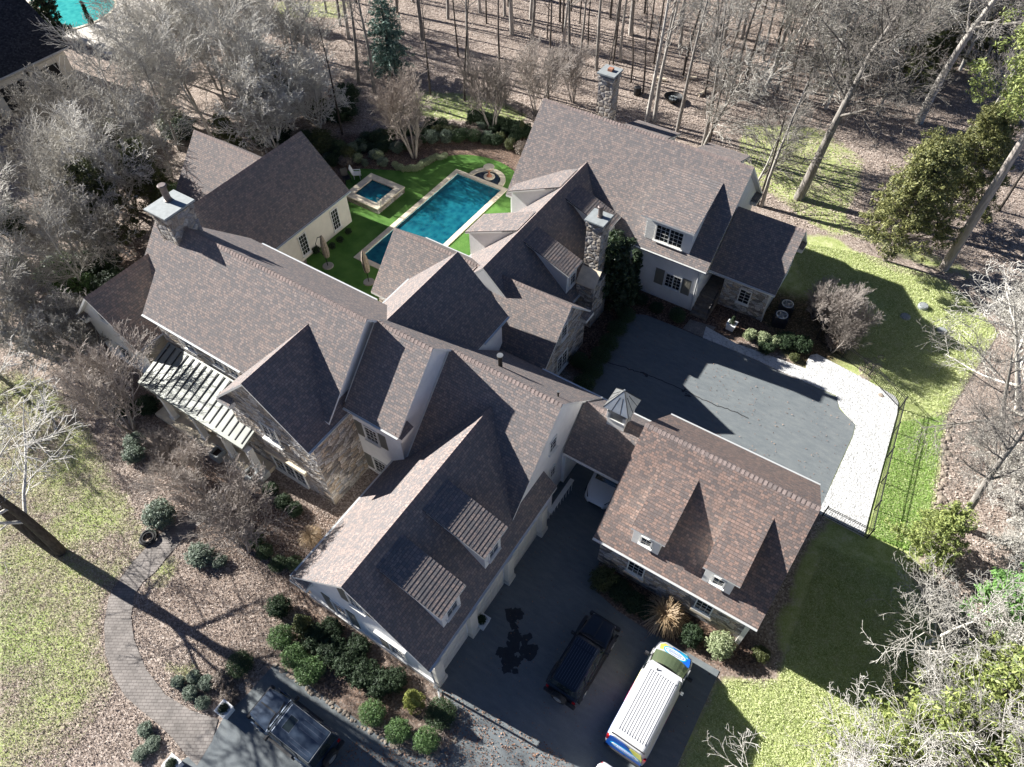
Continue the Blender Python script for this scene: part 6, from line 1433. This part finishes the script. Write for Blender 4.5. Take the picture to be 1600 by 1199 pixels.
TV['holly'] = [clumptree('holly', 16, 6.0, 'lf_bright', 'bark', 120, 28, .06, 1.8, 1.0, 5.8, tr=.12, rad=.4, topw=.5)]
TV['evergreen'] = [clumptree('evergreen', 17+i, 8.0, 'lf_olive', 'bark_dark', 110, 24, .07, 2.6, 1.0, 7.8, tr=.14, rad=.5, topw=.25) for i in range(2)]
TR = random.Random(5)
ORD = ['first', 'second', 'third', 'fourth', 'fifth', 'sixth', 'seventh', 'eighth', 'ninth', 'tenth', 'eleventh', 'twelfth', 'thirteenth', 'fourteenth', 'fifteenth', 'sixteenth', 'seventeenth', 'eighteenth', 'nineteenth', 'twentieth']
def ordinals(lst, rows, fmt):
    """labels by row (front to back as they stand) and order from the left in that row"""
    idx = sorted(range(len(lst)), key=lambda i: -lst[i][1]); out = [None]*len(lst); n = math.ceil(len(lst)/len(rows))
    for k, rw in enumerate(rows):
        part = sorted(idx[k*n:(k+1)*n], key=lambda i: lst[i][0])
        for j, i in enumerate(part): out[i] = fmt % (ORD[j], rw)
    return out
def tree(kind, loc, s, label, cat='tree', group=None, name='bare_tree', zs=None, rz=None, tilt=(0, 0), v=None):
    tm, cm = TV[kind][(TR.randrange(len(TV[kind])) if v is None else v)]
    root = empty(name, label, cat, (loc[0], loc[1], 0), TR.random()*6.28 if rz is None else rz, group); root.rotation_euler = (tilt[0], tilt[1], root.rotation_euler[2])
    for nm, me in (('trunk', tm), ('crown', cm)):
        o = bpy.data.objects.new(nm, me); COL.objects.link(o); o.parent = root; o.scale = (s, s, zs or s)
    return root
# named single trees
tree('forked', GP(92, 862), 1.0, 'big forked bare tree at the left edge casting a long shadow over the path', v=0, rz=0)
tree('oak', GP(1247, 310), .95, 'big bare tree standing at the lawn edge right of the entry wing', v=1)
tree('wood', GP(1190, 322), .62, 'slender forked bare tree just behind the entry wing', v=0)
tree('pole', GP(1183, 322), .62, 'thin bare tree leaning beside the forked one behind the entry wing')
tree('oak', GP(1435, 192), .9, 'dark bare tree in the wood above the cedar', v=0)
tree('cedar', GP(1382, 408), 1.08, 'olive green cedar on a bare pale stem at the mulch island', name='cedar_tree')
tree('cedar', GP(1468, 350), 1.05, 'darker cedar behind the pale stemmed one', name='cedar_tree')
tree('pine', GP(1474, 420), 1.25, 'tall pine with yellow-green needles whose long trunk crosses the right edge', name='pine_tree', tilt=(0, 0))
tree('spruce', GP(612, 118), 1.0, 'blue-green spruce behind the pool garden', name='spruce_tree')
tree('crape_tan', GP(648, 246), 1.25, 'vase shaped bare crape myrtle with pale stems behind the pool', name='crape_myrtle')
tree('crape', GP(770, 203), 1.2, 'reddish bare crape myrtle behind the half-round fountain', name='crape_myrtle', v=0)
tree('crape', GP(838, 178), 1.1, 'reddish bare crape myrtle beside the tall stone chimney', name='crape_myrtle', v=1)
tree('crape', GP(895, 160), .9, 'bare crape myrtle peeping over the biggest ridge left of the tall chimney', name='crape_myrtle', v=0)
tree('crape', GP(205, 672), 1.1, 'bare crape myrtle in front of the porch left end', name='crape_myrtle', v=1)
tree('crape', GP(388, 858), 1.1, 'bare crape myrtle leaning over the path top', name='crape_myrtle', v=0)
tree('crape', GP(318, 770), .75, 'bare brown shrub tree in the bed before the porch columns', name='crape_myrtle', v=1)
tree('crape', GP(285, 745), .65, 'low bare shrub left of the garden boxes', name='crape_myrtle', v=0)
tree('magnolia', (-13.9, 33.6), 1.05, 'dark glossy magnolia against the court chimney', name='magnolia_tree')
tree('cypress', (-13.1, 35.2), 1.0, 'narrow dark cypress on the white wall beside the magnolia', name='cypress_tree')
x, y, _ = GP(96, 62); tree('cypress', (x, y), 2.3, 'tall dark cypress beside the neighbour roof', name='cypress_tree')
tree('cypress', GP(144, 40), .6, 'tiny thin cypress at the edge of the neighbour pool', name='cypress_tree')
tree('holly', GP(1545, 985), 1.0, 'bright green broadleaf evergreen at the right edge above the yellow-green junipers', name='holly_tree')
tree('juniper', GP(1440, 860), .9, 'feathery yellow-green juniper beside the lawn strip end', name='juniper_tree')
tree('juniper', GP(1500, 1120), 1.5, 'wide yellow-green juniper in the lower right', name='juniper_tree'); tree('juniper', GP(1570, 1090), 1.2, 'yellow-green juniper at the right edge below the broadleaf evergreen', name='juniper_tree')
tree('juniper', GP(1400, 1190), 1.4, 'yellow-green juniper behind the pale twigs at the bottom right', name='juniper_tree')
tree('juniper', GP(1320, 1230), 1.2, 'yellow-green juniper lowest of those behind the pale twigs', name='juniper_tree')
tree('juniper', GP(1480, 1240), 1.6, 'yellow-green juniper nearest the camera in the bottom right corner', name='juniper_tree')
tree('spread', GP(1425, 1020), .72, 'bare grey tree spreading its twigs over the shaded lawn', name='bare_tree', v=0, rz=R(180))
tree('oak', GP(1495, 822), .55, 'thick pale trunked bare tree right of the lawn strip', v=1, tilt=(0, R(12)))
tree('spread', GP(1575, 815), .7, 'pale bare tree with several trunks at the right edge', v=1)
tree('spread', GP(1590, 640), 1.0, 'white twigged bare tree at the right edge beside the lawn', v=0, tilt=(0, R(-25)), rz=0)
tree('spread', GP(1570, 700), .9, 'white twigged bare tree reaching over the gravel fence corner', v=1, tilt=(0, R(-35)), rz=0)
LB_ = list(((1320, 1310, 1.15), (1420, 1320, 1.3), (1520, 1300, 1.3), (1600, 1250, 1.2), (1240, 1330, 1.05), (1470, 1250, 1.0)))
LB__LB = ordinals(LB_, ['nearest row', 'farther row'], 'pale bare treetop at the bottom right, %s from the left in the %s')
for i, (px, py, s) in enumerate(LB_):
    tree('spread', GP(px, py), s*.8, LB__LB[i], group='pale treetops at the bottom right', v=i % 2)
# grey thicket left of the house
GL = 'dense grey bare trees left of the house'
LP = list([(100, 345, .55), (160, 285, .7), (265, 200, .9), (310, 175, .9), (355, 175, .85), (225, 165, .8), (395, 150, .9), (290, 130, .9), (470, 130, .8), (430, 160, .8), (360, 100, .9), (170, 320, .7), (60, 480, .8), (10, 400, .7), (215, 240, .9), (280, 235, .85), (330, 215, .9), (390, 200, .95), (445, 215, .9), (475, 170, .95), (250, 170, .9), (340, 140, .9), (420, 120, .9), (490, 90, .9), (60, 430, .85), (120, 400, .8), (180, 350, .8), (30, 540, .8), (90, 520, .75), (10, 460, .8), (200, 300, .8), (300, 90, .95), (380, 60, .95), (455, 40, .95), (140, 470, .7), (-60, 420, .9), (-40, 560, .9), (270, 280, .7), (510, 20, .9)])
LP_LB = ordinals(LP, ['front row', 'second row', 'third row', 'back row'], 'grey leafless tree left of house, %s from left in %s')
for i, (px, py, s) in enumerate(LP):
    tree('pale', GP(px, py), s*.78, LP_LB[i], group=GL)
LT = list([(150, 420, 1), (210, 330, 1.1), (430, 230, 1.1), (120, 250, 1), (500, 200, .9), (90, 560, .8), (150, 560, .7)])
LT_LB = ordinals(LT, ['front row', 'back row'], 'bare thicket under grey trees, %s from left in %s')
for i, (px, py, s) in enumerate(LT):
    tree('thicket', GP(px, py), s, LT_LB[i], group='thickets under the grey trees', name='bare_thicket')
LE = list([(190, 380, .9), (250, 330, .8), (300, 60, .9), (440, 190, .8), (370, 260, .6), (380, 20, .9)])
LE_LB = ordinals(LE, ['front row', 'back row'], 'dark evergreen among grey trees, %s from left in %s')
for i, (px, py, s) in enumerate(LE):
    tree('evergreen', GP(px, py), s, LE_LB[i], group='evergreens among the grey trees', name='evergreen_tree')
# the wood behind: trunks standing where the photo shows them, then the rest of the stand
GW = 'bare trees of the wood behind the house'
base = [(660, 63, 1.1), (716, 90, .8), (732, 117, .8), (800, 54, 1.2), (789, 25, .9), (832, 60, .9), (829, 30, .9), (855, 60, .6), (880, 74, .8), (890, 118, .9), (906, 100, .7), (918, 83, .7), (932, 110, .9), (958, 100, .8), (969, 96, .8), (985, 55, 1.2), (1010, 192, 1.0), (1022, 190, 1.0), (1056, 215, .9), (1015, 60, .8), (1040, 80, .8), (1062, 75, .9), (1098, 230, .9), (1106, 236, .8), (1142, 150, .9), (1200, 132, 1.1), (1213, 145, .7), (1232, 140, .7), (1193, 95, .8), (560, 130, .9), (585, 145, .9), (535, 210, .8), (545, 60, 1.), (700, 30, .9), (750, 20, .9), (1130, 70, .9), (1160, 60, .9), (1270, 120, .9), (1300, 100, 1.), (1345, 120, 1.), (1390, 80, 1.), (1480, 60, 1.), (1520, 130, .9), (1540, 40, 1.), (1590, 90, 1.), (620, 20, .9), (1500, 270, .8), (1560, 330, .8), (1600, 400, .9)]
base_LB = ordinals(base, ['front row', 'second row', 'third row', 'back row'], 'tall bare tree in wood behind house, %s from left in %s')
for i, (px, py, s) in enumerate(base):
    thin = s <= .8 and i % 2
    tree('pole' if thin else 'wood', GP(px, py), s*.8, base_LB[i], group=GW)
r = random.Random(21); cnt = 0
occ = [GP(a, b_)[:2] for a, b_, _ in base]; k = 0
while k < 26:
    px, py = r.uniform(650, 1260), r.uniform(10, 170); x, y, _ = GP(px, py)
    if min(math.dist((x, y), q) for q in occ) < 2.0 or (-27 < x < -16 and 40 < y < 47) or y < 48: continue
    occ.append((x, y)); k += 1
    tree('pole', (x, y), r.uniform(.5, .85), 'one of the slim young trees between the tall ones in the wood', group='slim young trees in the wood')
while cnt < 110:
    px, py = r.uniform(480, 1750), r.uniform(-260, 90)
    x, y, _ = GP(px, py)
    if min(math.dist((x, y), q) for q in occ) < 2.6: continue
    occ.append((x, y)); cnt += 1
    tree(r.choice(['wood', 'wood', 'pole']), (x, y), r.uniform(.65, .95), 'one of the far trees filling the wood up to the top edge of the photo', group='far trees of the wood')
LW = list([(1110, 110, .9), (1150, 60, .9), (1250, 70, 1.), (1330, 60, 1.), (1400, 130, .9), (1420, 60, 1.), (1290, 170, .8), (1370, 180, .8), (1500, 110, .9), (1550, 180, .8), (1230, 30, 1.), (1330, 10, 1.), (1450, 10, 1.), (1098, 234, .8), (1172, 318, .6), (1190, 150, .9), (1060, 40, .9), (1310, 110, 1.), (1470, 90, 1.), (1380, 20, 1.), (1520, 40, 1.), (1080, -40, 1.), (1200, -60, 1.1)])
LW_LB = ordinals(LW, ['front row', 'middle row', 'back row'], 'white twigged tree in upper right wood, %s from left in %s')
for i, (px, py, s) in enumerate(LW):
    tree('pale', GP(px, py), s*.95, LW_LB[i], group='white twigged trees in the upper right wood')
LV = list([(1420, 150, .8), (1450, 120, .9), (1390, 100, .8), (1530, 110, .8), (1500, 60, .9), (1320, 130, .7)])
LV_LB = ordinals(LV, ['front row', 'back row'], 'evergreen in upper right wood, %s from left in %s')
for i, (px, py, s) in enumerate(LV):
    tree('evergreen', GP(px, py), s, LV_LB[i], group='evergreens in the upper right wood', name='evergreen_tree')
# brown dried shrub by the entry and right-hand scrub
for i, (px, py, s) in enumerate([(1290, 515, .72), (1318, 530, .7), (1300, 550, .6), (1270, 500, .6)]):
    tree('crape', GP(px, py), s, 'one of the dry brown flowering shrubs between the air conditioners and the lawn', group='dry brown shrubs by the air conditioners', name='dry_shrub', cat='shrub')
    shrub('brown', px+6, py-8, 1.0, 1.5, 'one of the dry flower heads masses on the brown shrubs', 'dry flower heads by the air conditioners', name='dry_shrub')
LR = list([(1545, 770, .6), (1590, 560, .8), (1590, 880, .6), (1560, 1000, .6), (1600, 1050, .8)])
LR_LB = ordinals(LR, ['lower row', 'upper row'], 'pale bare thicket at the right edge, %s from the left in the %s')
for i, (px, py, s) in enumerate(LR):
    tree('thicket', GP(px, py), s, LR_LB[i], group='thickets at the right edge', name='bare_thicket')
